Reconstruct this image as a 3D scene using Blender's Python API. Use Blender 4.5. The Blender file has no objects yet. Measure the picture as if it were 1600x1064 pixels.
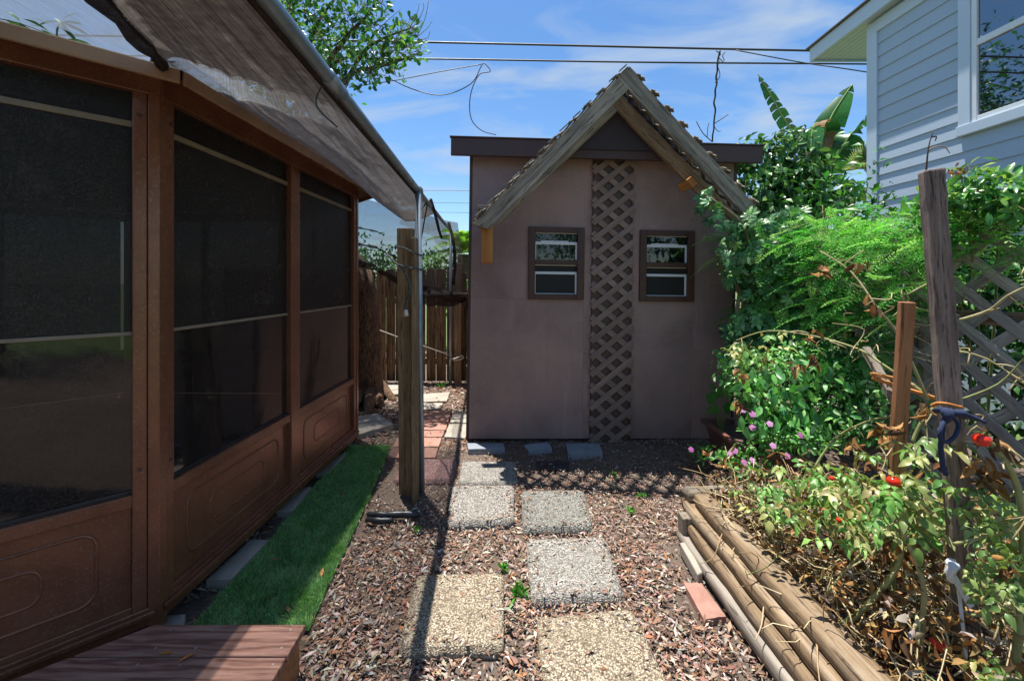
import bpy, math, random
import numpy as np
from mathutils import Matrix, Vector, Quaternion, noise as mnoise

random.seed(7)
RNG = np.random.default_rng(11)
scene = bpy.context.scene
COL = scene.collection
R = math.radians

# ------------------------------------------------------------------ camera
FPX, CX, HY, EYE = 660.0, 800.0, 441.0, 1.45      # focal length, centre, horizon (1600 px wide frame), eye height
cam_d = bpy.data.cameras.new('camera')
cam_d.sensor_width = 36.0
cam_d.sensor_fit = 'HORIZONTAL'
cam_d.lens = 36.0 * FPX / 1600.0
cam_d.shift_y = -(532.0 - HY) / 1600.0
cam_d.clip_start = 0.05
cam_d.clip_end = 3000
cam = bpy.data.objects.new('camera', cam_d)
COL.objects.link(cam)
cam.location = (0, 0, EYE)
cam.rotation_euler = (R(90), 0, 0)
scene.camera = cam

# ------------------------------------------------------------------ sky, sun, exposure
SUN_DIR = Vector((0.118, -0.165, -1.0)).normalized()
world = bpy.data.worlds.new('World')
scene.world = world
world.use_nodes = True
wn = world.node_tree
wn.nodes.clear()
w_out = wn.nodes.new('ShaderNodeOutputWorld')
w_bg = wn.nodes.new('ShaderNodeBackground')
w_bg.inputs['Strength'].default_value = 0.15
w_sky = wn.nodes.new('ShaderNodeTexSky')
w_sky.sky_type = 'NISHITA'
w_sky.sun_disc = False
w_sky.sun_elevation = math.asin(-SUN_DIR.z)
w_sky.sun_rotation = math.atan2(-SUN_DIR.x, -SUN_DIR.y)
w_sky.air_density = 1.0
w_sky.dust_density = 0.35
w_sky.ozone_density = 2.6
# thin cirrus: noise on a flat cloud deck seen from the ground
w_tc = wn.nodes.new('ShaderNodeTexCoord')
w_sep = wn.nodes.new('ShaderNodeSeparateXYZ')
w_add = wn.nodes.new('ShaderNodeMath'); w_add.operation = 'ADD'; w_add.inputs[1].default_value = 0.12
w_max = wn.nodes.new('ShaderNodeMath'); w_max.operation = 'MAXIMUM'; w_max.inputs[1].default_value = 0.05
w_dx = wn.nodes.new('ShaderNodeMath'); w_dx.operation = 'DIVIDE'
w_dy = wn.nodes.new('ShaderNodeMath'); w_dy.operation = 'DIVIDE'
w_cmb = wn.nodes.new('ShaderNodeCombineXYZ')
w_n1 = wn.nodes.new('ShaderNodeTexNoise'); w_n1.inputs['Scale'].default_value = 1.9; w_n1.inputs['Detail'].default_value = 9; w_n1.inputs['Roughness'].default_value = 0.55; w_n1.inputs['Distortion'].default_value = 0.5
w_map = wn.nodes.new('ShaderNodeMapping'); w_map.inputs['Scale'].default_value = (0.75, 1.5, 1); w_map.inputs['Location'].default_value = (3.1, 0.7, 0); w_map.inputs['Rotation'].default_value = (0, 0, 0.35)
w_rmp = wn.nodes.new('ShaderNodeValToRGB')
w_rmp.color_ramp.elements[0].position = 0.47; w_rmp.color_ramp.elements[0].color = (0, 0, 0, 1)
w_rmp.color_ramp.elements[1].position = 0.70; w_rmp.color_ramp.elements[1].color = (0.75, 0.75, 0.75, 1)
w_mix = wn.nodes.new('ShaderNodeMixRGB'); w_mix.inputs['Color2'].default_value = (1.3, 1.55, 1.85, 1)
w_sat = wn.nodes.new('ShaderNodeHueSaturation'); w_sat.inputs['Saturation'].default_value = 1.20; w_sat.inputs['Value'].default_value = 0.44
L = wn.links.new
L(w_tc.outputs['Generated'], w_sep.inputs[0])
L(w_sep.outputs['Z'], w_max.inputs[0]); L(w_max.outputs[0], w_add.inputs[0])
L(w_sep.outputs['X'], w_dx.inputs[0]); L(w_add.outputs[0], w_dx.inputs[1])
L(w_sep.outputs['Y'], w_dy.inputs[0]); L(w_add.outputs[0], w_dy.inputs[1])
L(w_dx.outputs[0], w_cmb.inputs[0]); L(w_dy.outputs[0], w_cmb.inputs[1])
L(w_cmb.outputs[0], w_map.inputs['Vector']); L(w_map.outputs[0], w_n1.inputs['Vector'])
L(w_n1.outputs['Fac'], w_rmp.inputs['Fac']); L(w_rmp.outputs['Color'], w_mix.inputs['Fac'])
L(w_sky.outputs['Color'], w_sat.inputs['Color']); L(w_sat.outputs['Color'], w_mix.inputs['Color1'])
L(w_mix.outputs['Color'], w_bg.inputs['Color']); L(w_bg.outputs[0], w_out.inputs['Surface'])

sun_d = bpy.data.lights.new('sun', 'SUN')
sun_d.energy = 3.1
sun_d.angle = R(0.45)
sun_d.color = (1.0, 0.95, 0.87)
sun = bpy.data.objects.new('sun', sun_d)
COL.objects.link(sun)
sun.rotation_euler = SUN_DIR.to_track_quat('-Z', 'Y').to_euler()
sun.location = (-1, 2, 9)

scene.view_settings.view_transform = 'Standard'
scene.view_settings.look = 'None'
scene.view_settings.exposure = 1.52
scene.view_settings.gamma = 1.0
scene.cycles.max_bounces = 8
scene.cycles.transparent_max_bounces = 24

# ------------------------------------------------------------------ helpers
def at(px, py, d):
    """point at picture position (1600 px frame) and depth d in metres"""
    return Vector(((px - CX) / FPX * d, d, EYE - (py - HY) / FPX * d))

def gr(px, py, z=0.0):
    """point of the horizontal plane at height z under a picture position"""
    d = (EYE - z) * FPX / (py - HY)
    return Vector(((px - CX) / FPX * d, d, z))

def hx(s, k=1.0):
    s = s.lstrip('#')
    out = []
    for i in (0, 2, 4):
        v = int(s[i:i + 2], 16) / 255.0
        v = v / 12.92 if v <= 0.04045 else ((v + 0.055) / 1.055) ** 2.4
        out.append(v * k)
    return (out[0], out[1], out[2], 1.0)

WORLD = {}
XF = [Matrix.Identity(4)]

def _place(o, M, parent):
    M = XF[-1] @ M
    WORLD[o.name] = M
    COL.objects.link(o)
    if parent is not None:
        o.parent = parent
        o.matrix_parent_inverse = WORLD[parent.name].inverted()
    o.matrix_basis = M
    return o

def tag(o, label=None, cat=None, group=None, kind=None):
    if label: o['label'] = label
    if cat: o['category'] = cat
    if group: o['group'] = group
    if kind: o['kind'] = kind
    return o

def thing(name, loc, label, cat, group=None):
    o = bpy.data.objects.new(name, None)
    o.empty_display_size = 0.1
    _place(o, Matrix.Translation(Vector(loc)), None)
    return tag(o, label, cat, group)

def mesh_obj(name, verts, faces, mat, parent=None, smooth=False, cols=None, bevel=0.0, M=None, segs=2, local=False):
    V = np.asarray(verts, dtype=np.float64).reshape(-1, 3)
    if M is None:
        c = (V.min(0) + V.max(0)) / 2
        c[2] = V[:, 2].min()
        if local: c = np.zeros(3)
        V = V - c
        M = Matrix.Translation(Vector(c))
    me = bpy.data.meshes.new(name)
    if isinstance(faces, np.ndarray):
        nf, k = faces.shape
        me.vertices.add(len(V)); me.vertices.foreach_set('co', V.astype(np.float32).ravel())
        me.loops.add(nf * k); me.loops.foreach_set('vertex_index', faces.astype(np.int32).ravel())
        me.polygons.add(nf)
        me.polygons.foreach_set('loop_start', np.arange(0, nf * k, k, dtype=np.int32))
        me.polygons.foreach_set('loop_total', np.full(nf, k, dtype=np.int32))
        me.update(calc_edges=True)
    else:
        me.from_pydata(V.tolist(), [], faces)
        me.update()
    if cols is not None:
        a = me.color_attributes.new('Col', 'FLOAT_COLOR', 'POINT')
        C4 = np.ones((len(V), 4), dtype=np.float32)
        C4[:, :3] = np.asarray(cols)[:, :3]
        a.data.foreach_set('color', C4.ravel())
    if smooth:
        me.polygons.foreach_set('use_smooth', np.ones(len(me.polygons), dtype=bool))
    if mat is not None:
        me.materials.append(mat)
    o = bpy.data.objects.new(name, me)
    _place(o, M, parent)
    if bevel > 0:
        b = o.modifiers.new('bevel', 'BEVEL'); b.width = bevel; b.segments = segs; b.limit_method = 'ANGLE'; b.angle_limit = R(40)
    return o

BOXF = [(0, 3, 2, 1), (4, 5, 6, 7), (0, 1, 5, 4), (1, 2, 6, 5), (2, 3, 7, 6), (3, 0, 4, 7)]

def boxv(x0, x1, y0, y1, z0, z1):
    return [(x0, y0, z0), (x1, y0, z0), (x1, y1, z0), (x0, y1, z0), (x0, y0, z1), (x1, y0, z1), (x1, y1, z1), (x0, y1, z1)]

def box(name, x0, x1, y0, y1, z0, z1, mat, parent=None, bevel=0.003):
    return mesh_obj(name, boxv(x0, x1, y0, y1, z0, z1), BOXF, mat, parent, bevel=bevel)

def frame_of(p0, p1, up=(0, 0, 1)):
    p0 = Vector(p0); p1 = Vector(p1)
    x = (p1 - p0); Ln = x.length; x.normalize()
    u = Vector(up)
    y = u.cross(x)
    if y.length < 1e-4:
        y = Vector((0, 1, 0)).cross(x)
        if y.length < 1e-4: y = Vector((1, 0, 0)).cross(x)
    y.normalize(); z = x.cross(y)
    M = Matrix((x, y, z)).transposed().to_4x4()
    M.translation = p0
    return M, Ln

def beam(name, p0, p1, w, h, mat, parent=None, up=(0, 0, 1), bevel=0.003, ends=None, rough=0.0, segs=2, n=1):
    """board with its length on local X; w across (local Y), h along `up` (local Z)"""
    M, Ln = frame_of(p0, p1, up)
    if n == 1 and rough == 0:
        v = boxv(0, Ln, -w / 2, w / 2, -h / 2, h / 2); f = BOXF
    else:
        n = max(n, 8); v = []; f = []
        for i in range(n + 1):
            x = Ln * i / n
            j = [random.uniform(-rough, rough) for _ in range(6)]
            v += [(x, -w / 2 + j[0], -h / 2 + j[1]), (x, w / 2 + j[2], -h / 2 + j[3]), (x, w / 2 + j[4], h / 2 + j[1]), (x, -w / 2 + j[5], h / 2 + j[3])]
        for i in range(n):
            a = 4 * i; b = a + 4
            f += [(a, a + 1, b + 1, b), (a + 1, a + 2, b + 2, b + 1), (a + 2, a + 3, b + 3, b + 2), (a + 3, a, b, b + 3)]
        f += [(0, 3, 2, 1), (4 * n, 4 * n + 1, 4 * n + 2, 4 * n + 3)]
    if ends:
        v = [list(q) for q in v]
        for q in v:
            if q[0] < 1e-6: q[0] += ends[0] * q[2]
            elif q[0] > Ln - 1e-6: q[0] += ends[1] * q[2]
    return mesh_obj(name, v, f, mat, parent, bevel=bevel, M=M, segs=segs)

class MB:
    def __init__(s): s.v = []; s.f = []; s.c = []
    def add(s, v, f, c=None):
        k = len(s.v); s.v += [tuple(q) for q in v]; s.f += [tuple(i + k for i in q) for q in f]
        if c is not None: s.c += [c] * len(v)
    def box(s, *a): s.add(boxv(*a), BOXF)
    def tube(s, pts, rad, n=6, c=None, cap=True, jit=0.0):
        pts = [Vector(p) for p in pts]; m = len(pts)
        if not hasattr(rad, '__len__'): rad = [rad] * m
        t = (pts[1] - pts[0]).normalized()
        a = Vector((0, 0, 1)) if abs(t.z) < 0.9 else Vector((1, 0, 0))
        u = t.cross(a).normalized()
        v = []; f = []
        for i, p in enumerate(pts):
            t2 = (pts[min(i + 1, m - 1)] - pts[max(i - 1, 0)]).normalized()
            u = (u - t2 * u.dot(t2)).normalized(); w = t2.cross(u)
            for k in range(n):
                an = 2 * math.pi * k / n; r = rad[i] * (1 + random.uniform(-jit, jit))
                v.append(p + u * math.cos(an) * r + w * math.sin(an) * r)
        for i in range(m - 1):
            for k in range(n):
                k2 = (k + 1) % n
                f.append((i * n + k, i * n + k2, (i + 1) * n + k2, (i + 1) * n + k))
        if cap:
            f.append(tuple(range(n - 1, -1, -1))); f.append(tuple((m - 1) * n + k for k in range(n)))
        s.add(v, f, c)
    def build(s, name, mat, parent=None, smooth=False, bevel=0.0, local=False):
        return mesh_obj(name, s.v, s.f, mat, parent, smooth, s.c if s.c else None, bevel, local=local)

def tube(name, pts, rad, mat, parent=None, n=8, smooth=True, jit=0.0):
    m = MB(); m.tube(pts, rad, n, jit=jit)
    return m.build(name, mat, parent, smooth)

def smooth_path(pts, k=5):
    """Catmull-Rom through points"""
    P = [Vector(p) for p in pts]; out = []
    for i in range(len(P) - 1):
        a = P[max(i - 1, 0)]; b = P[i]; c = P[i + 1]; d = P[min(i + 2, len(P) - 1)]
        for j in range(k):
            t = j / k
            out.append(0.5 * ((2 * b) + (c - a) * t + (2 * a - 5 * b + 4 * c - d) * t * t + (-a + 3 * b - 3 * c + d) * t ** 3))
    out.append(P[-1])
    return out

# ------------------------------------------------------------------ materials
class NT:
    def __init__(s, name):
        s.m = bpy.data.materials.new(name); s.m.use_nodes = True
        s.t = s.m.node_tree
        s.b = s.t.nodes['Principled BSDF']; s.o = s.t.nodes['Material Output']
    def n(s, typ, ins=None, **kw):
        q = s.t.nodes.new(typ)
        for k, v in kw.items(): setattr(q, k, v)
        for k, v in (ins or {}).items():
            if hasattr(v, 'is_output'): s.t.links.new(v, q.inputs[k])
            else: q.inputs[k].default_value = v
        return q
    def l(s, a, b): s.t.links.new(a, b)
    def coord(s, scale=(1, 1, 1), kind='Object', rnd=True):
        tc = s.n('ShaderNodeTexCoord')
        vec = tc.outputs[kind]
        if rnd:
            oi = s.n('ShaderNodeObjectInfo')
            mu = s.n('ShaderNodeMath', {0: oi.outputs['Random'], 1: 37.0}, operation='MULTIPLY')
            ad = s.n('ShaderNodeVectorMath', {0: vec, 1: mu.outputs[0]}, operation='ADD')
            vec = ad.outputs[0]
        mp = s.n('ShaderNodeMapping', {'Vector': vec, 'Scale': scale})
        return mp.outputs[0]
    def noise(s, vec, scale, detail=6, rough=0.6, dist=0.0):
        return s.n('ShaderNodeTexNoise', {'Vector': vec, 'Scale': scale, 'Detail': detail, 'Roughness': rough, 'Distortion': dist}).outputs['Fac']
    def ramp(s, fac, stops):
        q = s.n('ShaderNodeValToRGB', {'Fac': fac})
        e = q.color_ramp.elements
        e[0].position, e[0].color = stops[0][0], stops[0][1]
        e[1].position, e[1].color = stops[-1][0], stops[-1][1]
        for p, c in stops[1:-1]:
            k = e.new(p); k.color = c
        return q.outputs['Color']
    def mix(s, fac, a, b, blend='MIX'):
        q = s.n('ShaderNodeMixRGB', {'Fac': fac, 'Color1': a, 'Color2': b}, blend_type=blend)
        return q.outputs['Color']
    def bump(s, h, strength=0.4, dist=0.005):
        q = s.n('ShaderNodeBump', {'Height': h, 'Strength': strength, 'Distance': dist})
        s.l(q.outputs[0], s.b.inputs['Normal']); return q
    def vary(s, col, amt=0.25):
        oi = s.n('ShaderNodeObjectInfo')
        mr = s.n('ShaderNodeMapRange', {'Value': oi.outputs['Random'], 'To Min': 1 - amt, 'To Max': 1 + amt})
        hs = s.n('ShaderNodeHueSaturation', {'Color': col, 'Value': mr.outputs[0]})
        return hs.outputs['Color']
    def base(s, col): 
        if hasattr(col, 'is_output'): s.l(col, s.b.inputs['Base Color'])
        else: s.b.inputs['Base Color'].default_value = col
    def rough(s, r):
        if hasattr(r, 'is_output'): s.l(r, s.b.inputs['Roughness'])
        else: s.b.inputs['Roughness'].default_value = r

W1, K1 = (1, 1, 1, 1), (0, 0, 0, 1)

def wood(name, dark, mid, light, crack=(0.02, 0.015, 0.01, 1), axis=0, grain=26, rough=0.8, bump=0.5, var=0.2, crk=0.34, rings=0.0):
    q = NT(name)
    sc = [1.0, 1.0, 1.0]; sc[axis] = 0.06
    v = q.coord(sc)
    n1 = q.noise(v, grain, 8, 0.65, 0.6)
    n2 = q.noise(v, grain * 3.5, 5, 0.7)
    n3 = q.noise(q.coord((1, 1, 1)), 5.0, 4, 0.6)
    c = q.ramp(n1, [(0.28, dark), (0.5, mid), (0.72, light)])
    c = q.mix(q.ramp(n2, [(crk, W1), (crk + 0.10, K1)]), c, crack)
    c = q.mix(q.ramp(n3, [(0.35, (0.45, 0.45, 0.45, 1)), (0.7, K1)]), c, dark, 'MIX')
    if rings > 0:
        wv = q.n('ShaderNodeTexWave', {'Vector': q.coord([4.0 if i != axis else 0.5 for i in range(3)]), 'Scale': rings, 'Distortion': 6.0, 'Detail': 3.0, 'Detail Scale': 0.7}, wave_type='RINGS').outputs['Fac']
        c = q.mix(q.ramp(wv, [(0.25, (0.7, 0.7, 0.7, 1)), (0.5, K1)]), c, dark)
    q.base(q.vary(c, var)); q.rough(rough)
    hh = q.n('ShaderNodeMath', {0: n1, 1: n2}, operation='ADD').outputs[0]
    q.bump(hh, bump, 0.004)
    return q.m

def paint(name, col, rough=0.5, dirt=0.3, dirtcol=(0.05, 0.04, 0.035, 1), specks=0.0, metal=0.0, scale=3.0, bump=0.08, var=0.0, streak=False):
    q = NT(name)
    v = q.coord((1, 1, 0.25) if streak else (1, 1, 1), rnd=var > 0)
    n1 = q.noise(v, scale, 7, 0.62, 0.3)
    n2 = q.noise(q.coord((1, 1, 1), rnd=False), 90, 3, 0.6)
    c = q.mix(q.ramp(n1, [(0.42, K1), (0.8, (dirt, dirt, dirt, 1))]), col, dirtcol)
    if specks > 0:
        vo = q.n('ShaderNodeTexVoronoi', {'Vector': q.coord((1, 1, 1), rnd=False), 'Scale': 55.0})
        c = q.mix(q.ramp(vo.outputs['Distance'], [(0.05, (specks, specks, specks, 1)), (0.11, K1)]), c, (0.42, 0.36, 0.31, 1))
        c = q.mix(q.ramp(n2, [(0.55, K1), (0.75, (specks * .6,) * 3 + (1,))]), c, (0.30, 0.22, 0.17, 1))
    if var: c = q.vary(c, var)
    q.base(c)
    q.rough(q.n('ShaderNodeMapRange', {'Value': n1, 'To Min': rough - 0.1, 'To Max': rough + 0.15}).outputs[0])
    q.b.inputs['Metallic'].default_value = metal
    q.bump(n2, bump, 0.003)
    return q.m

def foliage(name, rough=0.42, trans=0.3, tint=(1.2, 1.35, 0.6, 1), spec=0.4):
    q = NT(name)
    a = q.n('ShaderNodeAttribute', attribute_name='Col')
    nz = q.noise(q.coord((1, 1, 1), rnd=False), 30, 4, 0.6)
    c = q.mix(1.0, a.outputs['Color'], q.ramp(nz, [(0.3, (0.72, 0.72, 0.72, 1)), (0.7, (1.2, 1.2, 1.2, 1))]), 'MULTIPLY')
    q.base(c); q.rough(rough); q.b.inputs['Specular IOR Level'].default_value = spec
    tr = q.n('ShaderNodeBsdfTranslucent', {'Color': q.mix(1.0, c, tint, 'MULTIPLY')})
    mx = q.n('ShaderNodeMixShader', {0: trans})
    q.l(q.b.outputs[0], mx.inputs[1]); q.l(tr.outputs[0], mx.inputs[2]); q.l(mx.outputs[0], q.o.inputs['Surface'])
    return q.m

def matte_attr(name, rough=0.8, trans=0.0):
    return foliage(name, rough, trans, (1, 1, 1, 1), 0.25)

M = {}
M['gazebo'] = paint('bronze_metal', hx('81543f'), 0.26, 0.8, hx('46291f'), specks=0.8, scale=3.4, bump=0.22, metal=0.3)
M['gazebo_tan'] = paint('tan_trim', hx('9a7b5f'), 0.55, 0.6, hx('5d4432'), specks=0.3, scale=5)
M['rail'] = paint('pale_rail', hx('877b6c'), 0.5, 0.4, scale=9)
M['roof'] = paint('gazebo_roof', hx('6b4a38'), 0.6, 0.4)
M['shed'] = None
M['lattice_gap_shade'] = paint('lattice_gap_tone', hx('5d4b44'), 0.7, 0.4, hx('463831'), scale=6)  # darker than the wall: shade between the slats put into the colour
M['gable'] = paint('dark_gable_paint', hx('372b2f'), 0.6, 0.3, hx('241c1f'), scale=3)
M['shed_dark'] = paint('dark_brown_paint', hx('4b3430'), 0.55, 0.4, scale=4)
M['shed_trim'] = paint('red_brown_trim', hx('4e2f24'), 0.45, 0.6, hx('1f1310'), scale=9)
M['lattice'] = wood('painted_lattice', hx('7a665c'), hx('8b7569'), hx('998478'), hx('65534a'), grain=20, var=0.12, bump=0.3, crk=0.25)
M['white'] = paint('white_frame', hx('dcdfe0'), 0.4, 0.2, hx('8b8b86'), scale=8)
M['siding'] = paint('pale_siding', hx('a5b4c2'), 0.55, 0.12, hx('8b99a5'), scale=2, bump=0.1)
M['house_trim'] = paint('house_trim', hx('bccad6'), 0.5, 0.1, hx('9dabb6'), scale=3)
M['shingle'] = paint('shingles', hx('5c5650'), 0.9, 0.5, scale=14, bump=0.5)
M['grey_wood'] = wood('weathered_wood', hx('5a5147'), hx('8f8474'), hx('b0a592'), hx('2b2620'), grain=22, bump=0.8, crk=0.36)
M['grey_post'] = wood('old_post_wood', hx('5b4c46'), hx('86756b'), hx('a6978b'), hx('2a221e'), grain=46, bump=1.0, crk=0.38)
M['lattice_fence'] = wood('fence_lattice_wood', hx('6b6662'), hx('97918b'), hx('b5afa8'), hx('3a3632'), grain=24, bump=0.6, crk=0.34)
M['new_wood'] = wood('new_orange_wood', hx('a5632a'), hx('c98642'), hx('dba05c'), hx('6e3b16'), grain=12, bump=0.3, crk=0.30)
M['stake'] = wood('stake_wood', hx('7d4f30'), hx('9c6a44'), hx('b5855c'), hx('4a2c18'), grain=20, bump=0.6, crk=0.36)
M['post'] = wood('treated_post', hx('604a36'), hx('917857'), hx('b39a78'), hx('3a2c20'), grain=26, bump=1.0, crk=0.36)
M['log'] = wood('landscape_timber', hx('5d4832'), hx('8b765b'), hx('a99b88'), hx('3a2e24'), grain=22, bump=1.0, crk=0.37)
M['log_grey'] = wood('grey_timber', hx('6d655b'), hx('968d81'), hx('b1a99c'), hx('3a342d'), grain=18, bump=0.6, crk=0.34)
M['picket'] = wood('fence_picket_wood', hx('57402c'), hx('8a6a48'), hx('a58560'), hx('1c130c'), axis=2, grain=14, bump=0.6, crk=0.40, var=0.35)
M['deck'] = None
M['bark'] = None
M['steel'] = paint('galvanised_pipe', hx('8b98a2'), 0.38, 0.5, hx('55606a'), metal=0.55, scale=12)
M['black'] = paint('black_plastic', hx('23262b'), 0.35, 0.3, hx('4b5058'), scale=8)
M['cable'] = paint('black_cable', hx('2b2d30'), 0.5, 0.1)
M['planter'] = paint('brown_planter', hx('7d5347'), 0.4, 0.5, hx('34211c'), scale=7)
M['terracotta'] = paint('red_brick_paver', hx('a17a6c'), 0.85, 0.7, hx('755147'), scale=12, bump=0.5, var=0.15)
M['concrete'] = paint('pale_concrete', hx('9d978c'), 0.85, 0.6, hx('7d766b'), scale=8, bump=0.5, var=0.12)
M['bluestone'] = paint('blue_grey_block', hx('8a929c'), 0.8, 0.5, hx('5f666f'), scale=9, bump=0.4, var=0.12)
M['rope_dark'] = paint('dark_rope', hx('3c4140'), 0.8, 0.6, hx('7d837f'), scale=60)
M['rope_white'] = paint('white_rope', hx('c9c6bc'), 0.8, 0.3, scale=30)
M['navy'] = paint('navy_cloth', hx('1f2a4a'), 0.85, 0.4, hx('39445f'), scale=40)
M['white_cloth'] = paint('white_cloth', hx('d2d4d8'), 0.8, 0.4, hx('8b8f9a'), scale=30)
M['screw'] = paint('screw_steel', hx('b9b6ae'), 0.4, 0.2, metal=0.6)

def bark_mat():
    q = NT('tree_bark')
    v = q.coord((1, 1, 0.3), rnd=False)
    n1 = q.noise(v, 14, 9, 0.7, 0.5); n2 = q.noise(v, 45, 6, 0.7)
    q.base(q.mix(q.ramp(n2, [(0.38, W1), (0.5, K1)]), q.ramp(n1, [(0.3, hx('3f2c20')), (0.55, hx('7b5e46')), (0.75, hx('9c8266'))]), hx('2a1c13')))
    q.rough(0.9)
    q.bump(q.n('ShaderNodeMath', {0: n1, 1: n2}, operation='ADD').outputs[0], 1.0, 0.03)
    return q.m
M['bark'] = bark_mat()

def deck_mat():
    q = NT('composite_deck')
    v = q.coord((0.10, 1, 1))
    wv = q.n('ShaderNodeTexWave', {'Vector': v, 'Scale': 9.0, 'Distortion': 7.0, 'Detail': 2.5, 'Detail Scale': 4.5, 'Detail Roughness': 0.5}, wave_type='BANDS', bands_direction='Y').outputs['Fac']
    n1 = q.noise(v, 60, 5, 0.7)
    c = q.ramp(wv, [(0.0, hx('6b473b')), (0.22, hx('8a6253')), (0.7, hx('9a7363')), (1.0, hx('a07a6b'))])
    c = q.mix(q.ramp(n1, [(0.4, (0.5, 0.5, 0.5, 1)), (0.6, K1)]), c, hx('6a4538'))
    q.base(q.vary(c, 0.1)); q.rough(0.75); q.bump(wv, 0.4, 0.002)
    return q.m
M['deck'] = deck_mat()

def aggregate(name, stops, scale=150.0):
    q = NT(name)
    v = q.coord((1, 1, 1))
    vo = q.n('ShaderNodeTexVoronoi', {'Vector': v, 'Scale': scale, 'Randomness': 1.0})
    sp = q.n('ShaderNodeSeparateColor', {0: vo.outputs['Color']})
    c = q.ramp(sp.outputs[0], stops)
    c = q.mix(q.ramp(vo.outputs['Distance'], [(0.38, K1), (0.72, (0.85, 0.85, 0.85, 1))]), c, stops[0][1])
    big = q.noise(v, 4.5, 5, 0.6)
    c = q.mix(q.ramp(big, [(0.4, K1), (0.75, (0.6, 0.6, 0.6, 1))]), c, stops[1][1])
    st2 = q.noise(v, 14, 6, 0.7, 0.8)
    c = q.mix(q.ramp(st2, [(0.52, K1), (0.72, (0.5, 0.5, 0.5, 1))]), c, hx('5d4f42'))
    q.base(c); q.rough(0.85)
    inv = q.n('ShaderNodeMath', {0: 1.0, 1: vo.outputs['Distance']}, operation='SUBTRACT')
    q.bump(inv.outputs[0], 0.8, 0.006)
    return q.m
M['agg_tan'] = aggregate('tan_aggregate', [(0.0, hx('4f4438')), (0.25, hx('8d7f6a')), (0.55, hx('b3a58c')), (1.0, hx('d3c8b2'))])
M['agg_grey'] = aggregate('grey_aggregate', [(0.0, hx('514e4a')), (0.3, hx('86827b')), (0.6, hx('aaa59c')), (1.0, hx('d6d2c9'))])
M['agg_dark'] = aggregate('dark_aggregate', [(0.0, hx('45443f')), (0.3, hx('75746e')), (0.6, hx('94938b')), (1.0, hx('bfbdb4'))])
M['agg_red'] = aggregate('red_aggregate', [(0.0, hx('5a4844')), (0.3, hx('8c6a66')), (0.6, hx('a57b78')), (1.0, hx('c4a29e'))])

def soil_mat():
    q = NT('mulch_soil')
    v = q.coord((1, 1, 1), rnd=False)
    n1 = q.noise(v, 60, 8, 0.75, 0.5); n2 = q.noise(v, 1.3, 5, 0.6); n3 = q.noise(v, 16, 6, 0.7)
    c = q.ramp(n1, [(0.3, hx('3a2e28')), (0.5, hx('6b584b')), (0.72, hx('9a8676'))])
    c = q.mix(q.ramp(n3, [(0.45, K1), (0.7, (0.6, 0.6, 0.6, 1))]), c, hx('6e645c'))
    c = q.mix(q.ramp(n2, [(0.4, K1), (0.7, (0.4, 0.4, 0.4, 1))]), c, hx('8b7f76'))
    q.base(c); q.rough(0.95); q.bump(n1, 1.0, 0.02)
    return q.m
M['soil'] = soil_mat()

def grass_ground():
    q = NT('yard_grass')
    v = q.coord((1, 1, 1), rnd=False)
    q.base(q.ramp(q.noise(v, 4, 8, 0.7), [(0.3, hx('3a4a22')), (0.7, hx('6d7f40'))])); q.rough(0.9)
    return q.m
M['yard'] = grass_ground()

def net_mat(name, col, opac, amp=0.18, transl=0.55):
    """woven shade cloth: threads let part of the light through"""
    q = NT(name)
    v = q.coord((1, 1, 1), rnd=False)
    st = q.n('ShaderNodeMapping', {'Vector': v, 'Scale': (1.0, 0.09, 1.0), 'Rotation': (0, 0, 0.12)}).outputs[0]
    n1 = q.noise(st, 70, 5, 0.7, 0.3); n2 = q.noise(v, 5, 6, 0.65, 1.0)
    c = q.mix(q.ramp(n1, [(0.35, (0.75, 0.75, 0.75, 1)), (0.65, K1)]), col, tuple(0.45 * x for x in col[:3]) + (1,))
    c = q.mix(q.ramp(n2, [(0.35, (0.5, 0.5, 0.5, 1)), (0.6, K1)]), c, tuple(0.6 * x for x in col[:3]) + (1,))
    q.base(c); q.rough(0.8); q.b.inputs['Specular IOR Level'].default_value = 0.2
    tr = q.n('ShaderNodeBsdfTranslucent', {'Color': c})
    m1 = q.n('ShaderNodeMixShader', {0: transl}); q.l(q.b.outputs[0], m1.inputs[1]); q.l(tr.outputs[0], m1.inputs[2])
    tp = q.n('ShaderNodeBsdfTransparent')
    op = q.n('ShaderNodeMapRange', {'Value': n1, 'From Min': 0.3, 'From Max': 0.7, 'To Min': min(1, opac + amp), 'To Max': max(0, opac - amp)})
    m2 = q.n('ShaderNodeMixShader', {0: op.outputs[0]}); q.l(tp.outputs[0], m2.inputs[1]); q.l(m1.outputs[0], m2.inputs[2])
    q.l(m2.outputs[0], q.o.inputs['Surface'])
    return q.m
M['net'] = net_mat('brown_shade_net', hx('7f7a77'), 0.36, amp=0.1)
M['thread'] = matte_attr('net_thread', 0.8, 0.35)
M['net_thin'] = net_mat('thin_shade_net', hx('5d554f'), 0.64, amp=0.05, transl=0.35)
M['net_pale'] = net_mat('pale_shade_net', hx('7d848c'), 0.74, transl=0.6)
M['net_dark'] = net_mat('bunched_dark_net', hx('3d3331'), 0.95, transl=0.1)

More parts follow.
